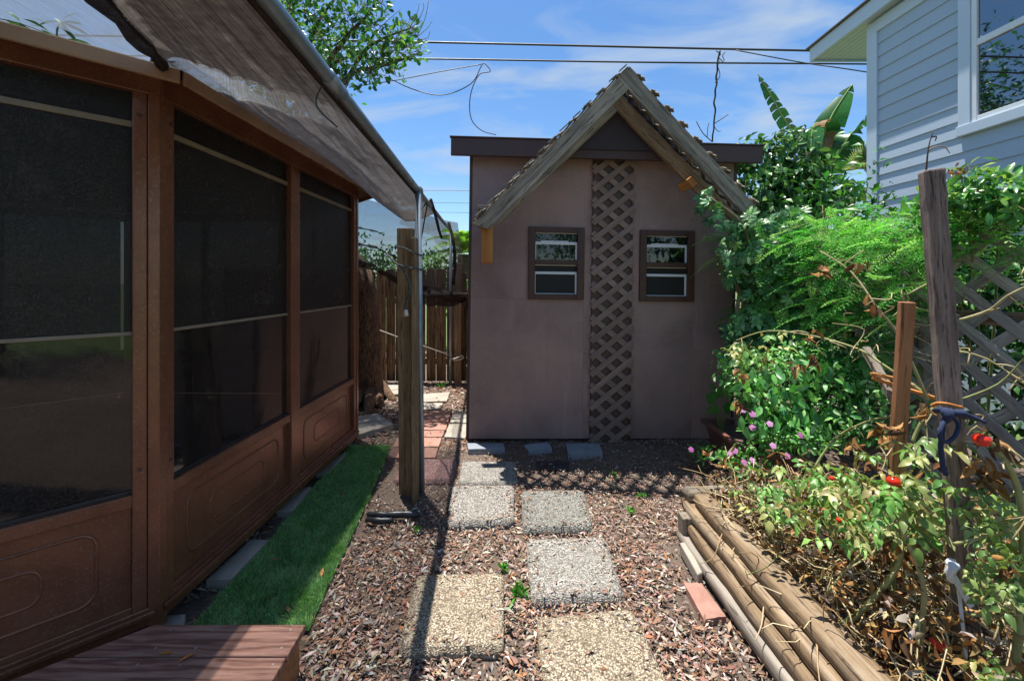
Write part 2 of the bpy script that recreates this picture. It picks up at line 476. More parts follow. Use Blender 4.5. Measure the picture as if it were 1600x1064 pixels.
def shed_mat():
    q = NT('brown_shed_paint')
    v = q.coord((1, 1, 1)); vs = q.coord((1, 1, 0.08))
    n1 = q.noise(v, 1.5, 6, 0.6, 0.4); n2 = q.noise(vs, 14, 7, 0.7, 0.3); n3 = q.noise(v, 9, 8, 0.72, 0.6); n4 = q.noise(v, 85, 3, 0.6)
    c = q.ramp(n1, [(0.32, hx('846b64')), (0.5, hx('987e76')), (0.66, hx('a8867b'))])
    c = q.mix(q.ramp(n2, [(0.56, K1), (0.72, (0.3, 0.3, 0.3, 1))]), c, hx('b39e93'))
    c = q.mix(q.ramp(n2, [(0.28, (0.25, 0.25, 0.25, 1)), (0.42, K1)]), c, hx('6a544c'))
    c = q.mix(q.ramp(n3, [(0.62, K1), (0.74, (0.55, 0.55, 0.55, 1))]), c, hx('b3a096'))
    c = q.mix(q.ramp(n3, [(0.26, (0.6, 0.6, 0.6, 1)), (0.36, K1)]), c, hx('5f4b43'))
    vo = q.n('ShaderNodeTexVoronoi', {'Vector': v, 'Scale': 13.0})
    c = q.mix(q.ramp(vo.outputs['Distance'], [(0.025, (0.7, 0.7, 0.7, 1)), (0.05, K1)]), c, hx('c4b8b0'))
    q.base(q.vary(c, 0.05)); q.rough(0.6)
    q.bump(q.n('ShaderNodeMath', {0: n1, 1: n4}, operation='ADD').outputs[0], 0.12, 0.006)
    return q.m
M['shed'] = shed_mat()

def screen_mat(name, rough, alpha, dust, spec=0.5, wob=0.0):
    q = NT(name)
    v = q.coord((1, 1, 1), rnd=False)
    vo = q.n('ShaderNodeTexVoronoi', {'Vector': v, 'Scale': 38.0})
    n1 = q.noise(v, 6, 8, 0.75, 0.5); n2 = q.noise(v, 170, 3, 0.6)
    c = q.mix(q.ramp(n1, [(0.55, K1), (0.85, (dust, dust, dust, 1))]), hx('161517'), hx('6d6a68'))
    c = q.mix(q.ramp(vo.outputs['Distance'], [(0.02, (0.6, 0.6, 0.6, 1)), (0.05, K1)]), c, hx('8f8984'))
    c = q.mix(q.ramp(n2, [(0.48, K1), (0.7, (0.6, 0.6, 0.6, 1))]), c, hx('5d5754'))
    q.base(c); q.rough(rough); q.b.inputs['Specular IOR Level'].default_value = spec
    q.b.inputs['Alpha'].default_value = alpha
    if wob: q.bump(q.noise(v, 2.2, 3, 0.5, 0.6), wob, 0.03)
    return q.m
M['screen'] = screen_mat('insect_screen', 0.5, 0.78, 0.5, 0.35)
M['vinyl'] = screen_mat('clear_vinyl_pane', 0.06, 0.76, 0.45, 0.75, 0.10)

def glass_mat(name, col, rough=0.02):
    q = NT(name); q.base(col); q.rough(rough); q.b.inputs['Specular IOR Level'].default_value = 0.6
    q.b.inputs['IOR'].default_value = 1.6
    return q.m
M['pane_dark'] = paint('dark_screen_pane', hx('141313'), 0.6, 0.3, hx('2a2625'), scale=6)
M['glass'] = glass_mat('window_glass', hx('15181b'))
M['glass_blue'] = glass_mat('house_window_glass', hx('10161c'), 0.015)
M['glass_blue'].node_tree.nodes['Principled BSDF'].inputs['IOR'].default_value = 2.6

M['leaf'] = foliage('leaf', 0.38, 0.28)
M['leaf_gloss'] = foliage('glossy_leaf', 0.34, 0.25, spec=0.4)
M['leaf_thick'] = foliage('thick_leaf', 0.36, 0.10, spec=0.4)
M['fern'] = foliage('fern_leaf', 0.5, 0.4)
M['turf'] = foliage('turf_blade', 0.45, 0.25)
M['dry'] = matte_attr('dry_leaf', 0.85, 0.15)
M['chip'] = matte_attr('mulch_chip', 0.85, 0.0)
M['stem'] = matte_attr('plant_stem', 0.7, 0.0)

def tomato_mat():
    q = NT('tomato_skin'); q.base(hx('d8301c')); q.rough(0.22); q.b.inputs['Subsurface Weight'].default_value = 0.15
    q.b.inputs['Subsurface Radius'].default_value = (0.01, 0.003, 0.002); return q.m
M['tomato'] = tomato_mat()

# ------------------------------------------------------------------ leaf meshes
def unit(a): 
    return a / np.maximum(np.linalg.norm(a, axis=1, keepdims=True), 1e-9)

class Leaves:
    """collects many leaf-sized faces into one mesh"""
    def __init__(s): s.V = []; s.F = []; s.C = []; s.k = 0
    def add(s, P, A, N, Ln, Wd, C, fold=0.25, droop=0.25, shape=(0.55, 1.0, 0.8), wave=0.0, twist=0.0):
        P = np.asarray(P, float).reshape(-1, 3); n = len(P)
        if n == 0: return
        A = unit(np.broadcast_to(np.asarray(A, float), (n, 3)).copy()); N = np.broadcast_to(np.asarray(N, float), (n, 3)).copy()
        S = unit(np.cross(A, N) + 1e-6); N = unit(np.cross(S, A))
        Ln = np.broadcast_to(np.asarray(Ln, float), (n,))[:, None]; Wd = np.broadcast_to(np.asarray(Wd, float), (n,))[:, None]
        C = np.broadcast_to(np.asarray(C, float)[..., :3], (n, 3))
        rows = [P]
        ts = (0.22, 0.5, 0.78)
        for t, w in zip(ts, shape):
            c = P + A * Ln * t - N * Ln * droop * t * t
            e = S * Wd * 0.5 * w; up = N * Wd * fold * w
            rw = N * (RNG.uniform(-1, 1, (n, 1)) * wave * Wd)
            rows += [c - e + up + rw, c, c + e + up - rw]
        tip = P + A * Ln - N * Ln * droop
        rows.append(tip)
        V = np.stack(rows, 1)                    # n,11,3
        b = s.k + np.arange(n)[:, None] * 11
        T = np.array([(0, 2, 1), (0, 3, 2), (1, 2, 5), (1, 5, 4), (2, 3, 6), (2, 6, 5), (4, 5, 8), (4, 8, 7), (5, 6, 9), (5, 9, 8), (7, 8, 10), (8, 9, 10)])
        F = (b[:, None, :] + T[None, :, :]).reshape(-1, 3)
        s.V.append(V.reshape(-1, 3)); s.F.append(F); s.C.append(np.repeat(C, 11, 0)); s.k += n * 11
    def simple(s, P, A, N, Ln, Wd, C, droop=0.15, fold=0.2):
        """four-triangle leaf or flake"""
        P = np.asarray(P, float).reshape(-1, 3); n = len(P)
        if n == 0: return
        A = unit(np.broadcast_to(np.asarray(A, float), (n, 3)).copy()); N = np.broadcast_to(np.asarray(N, float), (n, 3)).copy()
        S = unit(np.cross(A, N) + 1e-6); N = unit(np.cross(S, A))
        Ln = np.broadcast_to(np.asarray(Ln, float), (n,))[:, None]; Wd = np.broadcast_to(np.asarray(Wd, float), (n,))[:, None]
        droop = np.broadcast_to(np.asarray(droop, float), (n,))[:, None]
        C = np.broadcast_to(np.asarray(C, float)[..., :3], (n, 3))
        c = P + A * Ln * 0.48 + N * Ln * droop * 0.5
        V = np.stack([P, c - S * Wd / 2 + N * Wd * fold, c, c + S * Wd / 2 + N * Wd * fold, P + A * Ln], 1)
        b = s.k + np.arange(n)[:, None] * 5
        T = np.array([(0, 2, 1), (0, 3, 2), (1, 2, 4), (2, 3, 4)])
        s.V.append(V.reshape(-1, 3)); s.F.append((b[:, None, :] + T[None]).reshape(-1, 3)); s.C.append(np.repeat(C, 5, 0)); s.k += n * 5
    def blade(s, P, tip, w, C):
        """one thin triangle"""
        P = np.asarray(P, float); n = len(P); tip = np.asarray(tip, float)
        A = unit(tip - P); S = unit(np.cross(A, RNG.normal(size=(n, 3))))
        w = np.broadcast_to(np.asarray(w, float), (n,))[:, None]
        V = np.stack([P - S * w / 2, P + S * w / 2, tip], 1)
        b = s.k + np.arange(n)[:, None] * 3
        s.V.append(V.reshape(-1, 3)); s.F.append((b + np.array([[0, 1, 2]])).reshape(-1, 3)); s.C.append(np.repeat(np.broadcast_to(np.asarray(C, float)[..., :3], (n, 3)), 3, 0)); s.k += n * 3
    def build(s, name, mat, parent=None, smooth=False):
        return mesh_obj(name, np.concatenate(s.V), np.concatenate(s.F), mat, parent, smooth, np.concatenate(s.C))

def pick(cols, n, jit=0.18, w=None):
    c = np.array([x[:3] for x in cols])
    i = RNG.choice(len(c), n, p=w)
    return np.clip(c[i] * RNG.uniform(1 - jit, 1 + jit, (n, 1)) * RNG.uniform(1 - jit / 2, 1 + jit / 2, (n, 3)), 0.002, 0.95)

def rdir(n, up=0.0):
    d = RNG.normal(size=(n, 3)); d[:, 2] += up
    return unit(d)

# ================================================================== the setting
def grid_sheet(name, x0, x1, y0, y1, nx, ny, zf, mat, kind='structure'):
    v = []; f = []
    for j in range(ny + 1):
        for i in range(nx + 1):
            x = x0 + (x1 - x0) * i / nx; y = y0 + (y1 - y0) * j / ny
            v.append((x, y, zf(x, y)))
    for j in range(ny):
        for i in range(nx):
            a = j * (nx + 1) + i
            f.append((a, a + 1, a + nx + 2, a + nx + 1))
    o = mesh_obj(name, v, f, mat, None, True)
    return tag(o, kind=kind)

yard = mesh_obj('ground', [(-400, -400, -0.06), (400, -400, -0.06), (400, 400, -0.06), (-400, 400, -0.06)], [(0, 1, 2, 3)], M['yard'])
tag(yard, kind='structure')
def gz(x, y):
    return 0.012 * (mnoise.noise(Vector((x * 1.7, y * 1.7, 0))) + 0.6 * mnoise.noise(Vector((x * 5, y * 5, 3))))
grid_sheet('mulch_path', -8.0, 4.6, -8.0, 9.0, 126, 170, lambda x, y: gz(x, y) - 0.01, M['soil'])

# mulch: loose dry leaves and bark chips
def chips():
    L1 = Leaves()
    pal = [hx('8a6b5b'), hx('9d7e6d'), hx('75594b'), hx('a89788'), hx('8f8982'), hx('bdb0a2'), hx('9c6a4c'), hx('483b34'), hx('5f5148')]
    wts = [0.17, 0.15, 0.16, 0.14, 0.12, 0.07, 0.05, 0.07, 0.07]
    def field(n, x0, x1, y0, y1, l0, l1, w0, w1, lift):
        y = y0 + (y1 - y0) * RNG.random(n) ** 1.35
        x = RNG.uniform(x0, x1, n)
        z = np.array([gz(a, b) for a, b in zip(x, y)]) + RNG.uniform(-0.006, lift, n)
        dens = np.array([mnoise.noise(Vector((a * 1.6, b * 1.6, 9))) + 0.7 * mnoise.noise(Vector((a * 5, b * 5, 2))) for a, b in zip(x, y)])
        keep = (dens + 0.72 > RNG.random(n) * 0.95) & ~((x < -0.80 - 0.135 * (y - 1.6)) & (y < 3.72) & (x > -1.42) & (RNG.random(n) > 0.03))
        x, y, z = x[keep], y[keep], z[keep]; n = len(x)
        P = np.stack([x, y, z], 1)
        A = rdir(n); A[:, 2] *= 0.16
        N = RNG.normal(size=(n, 3)) * 0.30; N[:, 2] += 1
        Ln = RNG.uniform(l0, l1, n) * np.interp(y, [1.0, 2.4, 3.1, 3.6, 4.2], [1.0, 0.85, 0.55, 0.5, 1.0])
        L1.simple(P, A, N, Ln, RNG.uniform(w0, w1, n) * Ln, pick(pal, n, 0.25, wts), RNG.uniform(-0.1, 0.22, n), 0.10)
    field(42000, -1.5, 1.25, 0.95, 3.9, 0.020, 0.058, 0.2, 0.34, 0.014)
    field(52000, -1.5, 1.25, 0.95, 3.9, 0.008, 0.026, 0.25, 0.7, 0.016)
    field(1500, -1.5, 1.25, 0.95, 3.9, 0.05, 0.085, 0.2, 0.3, 0.02)
    field(9000, 1.2, 2.2, 2.4, 3.9, 0.02, 0.05, 0.25, 0.5, 0.014)
    field(9000, -2.6, -0.3, 3.6, 6.3, 0.03, 0.08, 0.22, 0.4, 0.014)
    field(3500, -0.3, 2.1, 3.3, 4.1, 0.02, 0.06, 0.2, 0.4, 0.010)
    # chips drifted over the paver edges
    EP = [((652, 897), (787, 894), (787, 1008), (622, 1012)), ((838, 964), (988, 950), (1063, 1108), (855, 1112)), ((822, 841), (946, 838), (974, 930), (831, 934)), ((815, 766), (911, 764), (927, 822), (817, 825)), ((707, 758), (803, 757), (803, 812), (697, 816))]
    for ep in EP:
        cs = [np.array(gr(a, b, 0.045)) for a, b in ep]; ce = sum(cs) / 4
        for a, b in ((0, 1), (1, 2), (2, 3), (3, 0)):
            n = 26; tt = RNG.random((n, 1)); Pn = cs[a] * (1 - tt) + cs[b] * tt; Pn = Pn + (ce - Pn) * (0.11 + np.abs(RNG.normal(0, 0.05, (n, 1)))); Pn[:, 2] = 0.044 + RNG.uniform(0.0, 0.004, n)
            L1.simple(Pn, rdir(n) * [1, 1, 0.2], RNG.normal(0, 0.3, (n, 3)) + [0, 0, 1], RNG.uniform(0.012, 0.04, n), RNG.uniform(0.005, 0.012, n), pick(pal, n, 0.25, wts), 0.1, 0.1)
    # stray chips on the pavers
    n = 420; x = RNG.uniform(-0.5, 0.62, n); y = RNG.uniform(1.3, 3.3, n)
    L1.simple(np.stack([x, y, np.full(n, 0.047)], 1), rdir(n) * [1, 1, 0.08], RNG.normal(0, 0.15, (n, 3)) + [0, 0, 1], RNG.uniform(0.01, 0.035, n), RNG.uniform(0.004, 0.01, n), pick(pal, n, 0.25, wts), 0.08, 0.1)
    o = L1.build('mulch', M['chip'])
    tag(o, 'loose brown mulch of dry leaves and bark chips over the path', 'mulch', kind='stuff')
chips()

# small white shell bits in the mulch
def shells():
    m = Leaves(); n = 500
    P = np.stack([RNG.uniform(-0.9, 1.0, n), RNG.uniform(1.2, 3.4, n), RNG.uniform(0.0, 0.02, n)], 1)
    m.simple(P, rdir(n), rdir(n, 2.0), RNG.uniform(0.008, 0.02, n), RNG.uniform(0.006, 0.014, n), pick([hx('d9d5cc'), hx('a7a39b'), hx('7d7c7c')], n), 0.3)
    tag(m.build('gravel', M['chip']), 'small pale shell and gravel bits among the mulch', 'gravel', kind='stuff')
shells()

# ------------------------------------------------------------------ pavers
def slab(name, corners, thick, mat, n=16, rag=0.0035, parent=None):
    c = [Vector(q) for q in corners]            # back-left, back-right, front-right, front-left
    v = []; f = []
    def P(i, j):
        u = i / n; t = j / n
        return (c[0] * (1 - u) + c[1] * u) * (1 - t) + (c[3] * (1 - u) + c[2] * u) * t
    cen = (c[0] + c[1] + c[2] + c[3]) / 4
    for j in range(n + 1):
        for i in range(n + 1):
            p = P(i, j).copy()
            edge = i in (0, n) or j in (0, n)
            p.z += random.uniform(-0.0012, 0.0012)
            if edge:
                p.z -= random.uniform(0.003, 0.005) if n > 8 else 0.003
                d = (p - cen); d.z = 0
                p += d.normalized() * random.uniform(-rag, rag) * 0.35
                p -= d.normalized() * rag * 2.2 * max(0.0, mnoise.noise(p * 14.0))
                if n > 8 and i in (0, n) and j in (0, n): p -= d.normalized() * random.uniform(0.006, 0.02)
            v.append(p)
    for j in range(n):
        for i in range(n):
            a = j * (n + 1) + i
            f.append((a, a + n + 1, a + n + 2, a + 1))
    ring = [i for i in range(n + 1)] + [j * (n + 1) + n for j in range(1, n + 1)] + [n * (n + 1) + i for i in range(n - 1, -1, -1)] + [j * (n + 1) for j in range(n - 1, 0, -1)]
    k0 = len(v)
    for i in ring:
        p = v[i].copy(); d = (p - cen); d.z = 0
        p += d.normalized() * 0.002; p.z -= thick
        v.append(p)
    m = len(ring)
    for i in range(m):
        j = (i + 1) % m
        f.append((ring[i], ring[j], k0 + j, k0 + i))
    o = mesh_obj(name, [tuple(q) for q in v], f, mat, parent, n > 8)
    return o

PT = 0.045
def paver(px, mat, label, cat='paver', group='concrete stepping pavers', z=PT, thick=0.05, name='stepping_paver', n=16):
    o = slab(name, [gr(x, y, z) for x, y in px], thick, mat, n)
    tag(o, label, cat, group)
    return o
paver([(652, 897), (787, 894), (787, 1008), (622, 1012)], M['agg_tan'], 'tan aggregate paver crossed by a thin dark shadow, left of the front pair')
paver([(838, 964), (988, 950), (1063, 1108), (855, 1112)], M['agg_tan'], 'tan aggregate paver cut off by the bottom edge of the picture')
paver([(822, 841), (946, 838), (974, 930), (831, 934)], M['agg_grey'], 'pale grey aggregate paver right of the path, just behind the front tan one', z=0.04)
paver([(815, 766), (911, 764), (927, 822), (817, 825)], M['agg_dark'], 'darker grey aggregate paver nearest the lattice shadow on the right', z=0.04)
paver([(707, 758), (803, 757), (803, 812), (697, 816)], M['agg_grey'], 'grey aggregate paver in the left row, second from the shed', z=0.04)
paver([(722, 720), (806, 720), (809, 752), (716, 754)], M['agg_grey'], 'grey paver closest to the shed wall with a cross-shaped shadow', z=0.035)
paver([(630, 716), (714, 716), (706, 748), (614, 750)], M['agg_red'], 'worn pink red square paver behind the wooden post', z=0.03)

def brick(px, label, mat='terracotta', z=0.028, name='brick_paver', group='red brick pavers behind the post', cat='brick'):
    return paver(px, M[mat], label, cat, group, z, 0.05, name, 6)
brick([(640, 642), (705, 642), (700, 659), (633, 659)], 'pale red wide brick paver at the far end of the red path')
brick([(632, 660), (699.5, 660), (696, 671), (628, 671)], 'dark red brick course, second of the red path from the fence')
brick([(627, 672), (695.5, 672), (690.5, 682), (622, 682)], 'mottled red brick course, third of the red path from the fence')
brick([(621, 683), (690, 683), (686, 697), (614, 697)], 'red brick course, fourth of the red path from the fence')
brick([(613, 698), (662, 698), (657, 714), (604, 714)], 'red brick half behind the post at the near end of the red path')
brick([(664, 698), (685, 698), (680, 714), (659, 714)], 'small red brick right of the pipe at the near end of the red path')
brick([(709, 642), (736, 642), (734, 660), (703, 660)], 'farther pale grey flat paver beside the shed corner', 'concrete', group='grey pavers by the shed corner', cat='paver', name='flat_paver')
brick([(702, 661.5), (734, 661.5), (727, 684), (694, 682)], 'nearer pale grey flat paver beside the shed corner', 'concrete', group='grey pavers by the shed corner', cat='paver', name='flat_paver')
brick([(648, 616), (703, 612), (698, 626), (640, 628)], 'grey flat stone lying before the rear fence, behind the pipe', 'concrete', cat='paver', group='flat stones before the rear fence', name='flat_paver')
brick([(652, 629), (692, 629), (688, 638.5), (647, 639)], 'small grey flat stone right behind the red brick path', 'concrete', cat='paver', group='flat stones before the rear fence', name='flat_paver')
brick([(596, 600), (650, 597), (645, 614), (584, 617)], 'pale edging stone near the tree roots by the rear fence', 'concrete', cat='paver', group='flat stones before the rear fence', name='flat_paver')
brick([(530, 654), (590, 645), (615, 662), (540, 684)], 'thick tilted concrete paver between tree roots and screened gazebo', 'concrete', z=0.05, cat='paver', group='flat stones before the rear fence', name='flat_paver')
brick([(730, 691.5), (787, 691.5), (789, 700), (732, 701)], 'bluish block under the left corner of the shed wall', 'bluestone', z=0.04, group='blocks along the shed foot', cat='block', name='foundation_block')
brick([(818, 694), (856, 690), (862, 699), (826, 704)], 'skewed bluish flat block lying at the shed foot', 'bluestone', z=0.03, group='blocks along the shed foot', cat='block', name='foundation_block')
brick([(884, 692), (936, 692), (942, 707), (888, 709)], 'pale flat block before the lattice strip at the shed foot', 'bluestone', z=0.04, group='blocks along the shed foot', cat='block', name='foundation_block')
brick([(1068, 909), (1095, 908), (1135, 962), (1100, 966)], 'single loose red brick beside the timber bed', z=0.022, group='loose brick', name='loose_brick')

for i, (px, lab) in enumerate([
        ([(391, 842), (420, 842), (361, 904), (322, 905)], 'weathered white board under the gazebo between turf and near panel'),
        ([(467, 761), (487, 760), (458, 797), (432, 797)], 'weathered white board under the middle post of the gazebo'),
        ([(519, 714), (545, 705), (516, 738), (494, 738)], 'weathered white board under the far panel of the gazebo'),
        ([(262, 960), (290, 958), (285, 978), (255, 980)], 'short white board end under the gazebo corner post')]):
    o = slab('support_board', [gr(x, y, 0.035) for x, y in px], 0.04, M['concrete'], 5, 0.002)
    tag(o, lab, 'board', 'white boards under the gazebo')

# ------------------------------------------------------------------ artificial turf
def turf():
    out = [gr(x, y, 0.012) for x, y in ((300, 985), (482, 985), (508, 925), (548, 840), (585, 760), (610, 698), (548, 698), (486, 770), (420, 850), (355, 920))]
    t = thing('turf_mat', gr(450, 860), 'narrow strip of artificial green turf along the gazebo', 'turf')
    top = [tuple(p) for p in out]; bot = [(p.x, p.y, 0.0) for p in out]; n = len(out)
    mesh_obj('backing', top + bot, [tuple(range(n))] + [(i, n + i, n + (i + 1) % n, (i + 1) % n) for i in range(n)], M['black'], t)
    poly = np.array([(p.x, p.y) for p in out])
    lo, hi = poly.min(0), poly.max(0); N0 = 150000
    q = RNG.uniform(lo, hi, (N0, 2)); ins = np.zeros(N0, bool)
    for i in range(n):
        a, b = poly[i], poly[(i + 1) % n]
        cr = ((a[1] > q[:, 1]) != (b[1] > q[:, 1])) & (q[:, 0] < (b[0] - a[0]) * (q[:, 1] - a[1]) / (b[1] - a[1] + 1e-12) + a[0])
        ins ^= cr
    q = q[ins]; n = len(q)
    P = np.concatenate([q, np.full((n, 1), 0.011)], 1)
    wob = np.array([mnoise.noise(Vector((a * 7, b * 7, 1))) for a, b in q]); wob2 = np.array([mnoise.noise(Vector((a * 9, b * 9, 6))) for a, b in q])
    tip = P + np.stack([RNG.normal(0, 0.010, n) + 0.022 * wob, RNG.normal(0, 0.010, n) + 0.022 * wob2, RNG.uniform(0.012, 0.034, n) * (1 + 0.5 * wob)], 1)
    l = Leaves(); l.blade(P, tip, RNG.uniform(0.0025, 0.0045, n), pick([hx('86c474'), hx('74b06e'), hx('a5dc86'), hx('c2c691'), hx('669865'), hx('547d59')], n, 0.25))
    tag(l.build('grass_blades', M['turf'], t), kind='stuff')
    # fallen leaves on it
    for (x, y, wh) in ((436, 873, 'middle, nearest the white board'), (540, 772, 'far half of the turf strip'), (452, 957, 'near end beside the step'), (505, 887, 'sunlit right edge'), (425, 932, 'near half in the shade')):
        fl = Leaves(); p = gr(x, y, 0.034)
        fl.add([p], rdir(1) * [[1, 1, 0.1]], [(0.1, 0.1, 1)], 0.055, 0.016, pick([hx('b0623a'), hx('c08a55'), hx('7d5a45')], 1), 0.2, 0.1)
        tag(fl.build('fallen_leaf', M['dry']), 'dry brown leaf on the turf strip, ' + wh, 'leaf', 'dry leaves on the turf')
turf()

# ------------------------------------------------------------------ deck step
def step():
    t = thing('deck_step', (-1.1, 1.3, 0), 'low step of brown composite deck boards before the gazebo door', 'step')
    zt = 0.18; xr = -0.765
    ys = [1.57, 1.432, 1.294, 1.156, 1.018]
    def xl(y): return -1.33 - (1.57 - y) * 1.25
    for i in range(4):
        y1, y0 = ys[i], ys[i + 1] + 0.006
        q = [(xl(y0), y0), (xr + random.uniform(-.004, .004), y0), (xr + random.uniform(-.004, .004), y1), (xl(y1), y1)]
        v = [(a, b, zt - 0.025) for a, b in q] + [(a, b, zt) for a, b in q]
        pl = mesh_obj('deck_board', v, BOXF, M['deck'], t, bevel=0.004)
        for sx in (-0.80, -1.10, -1.24):
            for dy in (0.03, 0.105):
                if sx > xl(y0 + dy) + 0.03:
                    m = MB(); c = Vector((sx + random.uniform(-.01, .01), y0 + dy, zt - 0.001))
                    m.tube([c, c + Vector((0, 0, 0.0022))], 0.004, 8); m.build('screw', M['screw'], pl)
    box('frame', xr - 0.052, xr - 0.014, 1.03, 1.55, 0.0, zt - 0.026, M['stake'], t)
    box('frame', -1.32, xr - 0.054, 1.50, 1.545, 0.0, zt - 0.027, M['stake'], t)
step()
for (x, y, a) in ((246, 1021, 0.1), (277, 1035, 0.9)):
    fl = Leaves(); p = gr(x, y, 0.184)
    fl.add([p], [(math.cos(a), math.sin(a), 0.05)], [(0.1, 0, 1)], 0.05, 0.014, [hx('c07a45')[:3]], 0.2, 0.05)
    tag(fl.build('fallen_leaf', M['dry']), 'flat orange leaf on the deck step' if a < .5 else 'curled brown leaf on the deck step', 'leaf', 'dry leaves on the deck step')

# ------------------------------------------------------------------ screened gazebo (octagon)
def gazebo():
    hd = R(1.6)                               # heading of the long side facing the path
    A0 = Vector((-1.44, 1.70, 0)); S = 2.0
    root = thing('gazebo', (-3.85, 2.75, 0), 'brown metal screened gazebo with dark mesh panels left of the path', 'gazebo')
    corners = [A0]; ang = hd
    dirs = []
    for i in range(8):
        d = Vector((math.sin(ang), math.cos(ang), 0)); dirs.append(d)
        corners.append(corners[-1] + d * S); ang -= R(45)
    cen = sum(corners[:8], Vector()) / 8
    ZB, ZS, ZK, ZR, ZT, ZTT = 0.10, 0.17, 0.575, 0.625, 2.19, 2.28
    def fbox(name, i, u0, u1, n0, n1, z0, z1, mat, par=None, bev=0.004):
        a, d = corners[i], dirs[i]; o = Vector((d.y, -d.x, 0))     # outward normal
        v = []
        for z in (z0, z1):
            for (u, n) in ((u0, n0), (u1, n0), (u1, n1), (u0, n1)):
                p = a + d * u + o * n; v.append((p.x, p.y, z))
        return mesh_obj(name, v, BOXF, M[mat], par or root, bevel=bev)
    def ring(i, u0, u1, z0, z1, r, rad, par, nrm):
        a, d = corners[i], dirs[i]; o = Vector((d.y, -d.x, 0))
        pts = []
        for (cu, cz, s) in ((u1 - r, z1 - r, 0), (u0 + r, z1 - r, 1), (u0 + r, z0 + r, 2), (u1 - r, z0 + r, 3)):
            for k in range(6):
                an = math.pi / 2 * (s + k / 5)
                p = a + d * (cu + r * math.cos(an)) + o * nrm; pts.append((p.x, p.y, cz + r * math.sin(an)))
        pts.append(pts[0])
        m = MB(); m.tube(pts, rad, 6, cap=False); return m.build('embossed_line', M['gazebo'], par, True)
    for i in (7, 0):
        fbox('sill', i, 0.0, S, -0.05, 0.035, ZB, ZS, 'gazebo')
        fbox('sill_lip', i, 0.0, S, 0.0352, 0.05, ZB + 0.035, ZS - 0.012, 'gazebo', bev=0.005)
        for b in range(2):
            u0, u1 = (0.062 if b == 0 else 1.05), (0.95 if b == 0 else S - 0.066)
            kp = fbox('kick_panel', i, u0, u1, -0.02, 0.004, ZS - 0.004, ZK + 0.004, 'gazebo')
            fbox('panel_ledge', i, u0, u1, 0.0, 0.022, ZS - 0.003, ZS + 0.02, 'gazebo', kp)
            ring(i, u0 + 0.10, u1 - 0.10, ZS + 0.08, ZK - 0.06, 0.05, 0.007, kp, 0.002)
            ring(i, u0 + 0.24, u1 - 0.24, ZS + 0.15, ZK - 0.13, 0.04, 0.006, kp, 0.002)
            fbox('panel_rail', i, u0, u1, -0.02, 0.026, ZK, ZR, 'gazebo')
            fbox('vinyl_pane', i, u0, u1, -0.004, 0.0, ZR - 0.003, 1.246, 'vinyl', bev=0)
            fbox('insect_screen', i, u0, u1, -0.004, 0.0, 1.254, ZT + 0.003, 'screen', bev=0)
            fbox('glazing_bar', i, u0, u1, -0.010, 0.008, 1.243, 1.257, 'rail', bev=0.002)
            fbox('glazing_bar', i, u0, u1, -0.010, 0.008, 2.055, 2.078, 'rail', bev=0.002)
            fbox('gasket', i, u0, u1, 0.0005, 0.006, ZR, ZR + 0.014, 'black', bev=0.001)
        fbox('post', i, 0.022, 0.063, -0.03, 0.03, ZS, ZT + 0.01, 'gazebo')
        fbox('post', i, S - 0.067, S - 0.022, -0.03, 0.03, ZS, ZT + 0.01, 'gazebo')
        fbox('post', i, 0.949, 1.051, -0.03, 0.032, ZS - 0.03, ZT + 0.01, 'gazebo')
        for zz in (0.42, 1.3):
            a, d = corners[i], dirs[i]; o = Vector((d.y, -d.x, 0)); p = a + d * (S - 0.045 if i == 7 else 0.045) + o * 0.029 + Vector((0, 0, 0.72 if zz < 1 else 2.1))
            m = MB(); m.tube([p, p + o * 0.004], 0.008, 8); m.build('bolt', M['shed_dark'], root)
        fbox('top_beam', i, 0.0, S, -0.04, 0.036, ZT, ZTT, 'gazebo')
    for i in range(1, 7):
        fbox('kick_panel', i, 0.0, S, -0.02, 0.01, ZB, ZR, 'gazebo', bev=0)
        fbox('insect_screen', i, 0.05, S - 0.05, -0.004, 0.0, ZR, ZT, 'screen', bev=0)
        fbox('top_beam', i, 0.0, S, -0.04, 0.03, ZT, ZTT, 'gazebo', bev=0)
        fbox('post', i, 0.965, 1.035, -0.03, 0.03, ZR, ZT, 'gazebo', bev=0)
    for i in range(8):
        c = corners[i]; o = (c - cen).normalized()
        m = MB(); q = [c + o * 0.045]; 
        d0 = dirs[i - 1]; d1 = dirs[i]; n0 = Vector((d0.y, -d0.x, 0)); n1 = Vector((d1.y, -d1.x, 0))
        ring5 = [c - d0 * 0.021 + n0 * 0.036, c + n0 * 0.034 * 0.6 + n1 * 0.034 * 0.6, c + d1 * 0.021 + n1 * 0.036, c + d1 * 0.021 - n1 * 0.04, c - d0 * 0.021 - n0 * 0.04]
        v = [(p.x, p.y, ZB - 0.03) for p in ring5] + [(p.x, p.y, ZTT - 0.005) for p in ring5]
        m.add(v, [(4, 3, 2, 1, 0), (5, 6, 7, 8, 9)] + [(k, (k + 1) % 5, (k + 1) % 5 + 5, k + 5) for k in range(5)])
        m.build('corner_post', M['gazebo'], root, bevel=0.003)
    # floor, eave fascia, roof
    mesh_obj('floor', [(c.x, c.y, ZB - 0.01) for c in corners[:8]], [tuple(range(7, -1, -1))], M['deck'], root)
    eave = []; inner = []
    for i in range(8):
        o = (corners[i] - cen).normalized(); eave.append(corners[i] + o * 0.19); inner.append(corners[i] + o * 0.0)
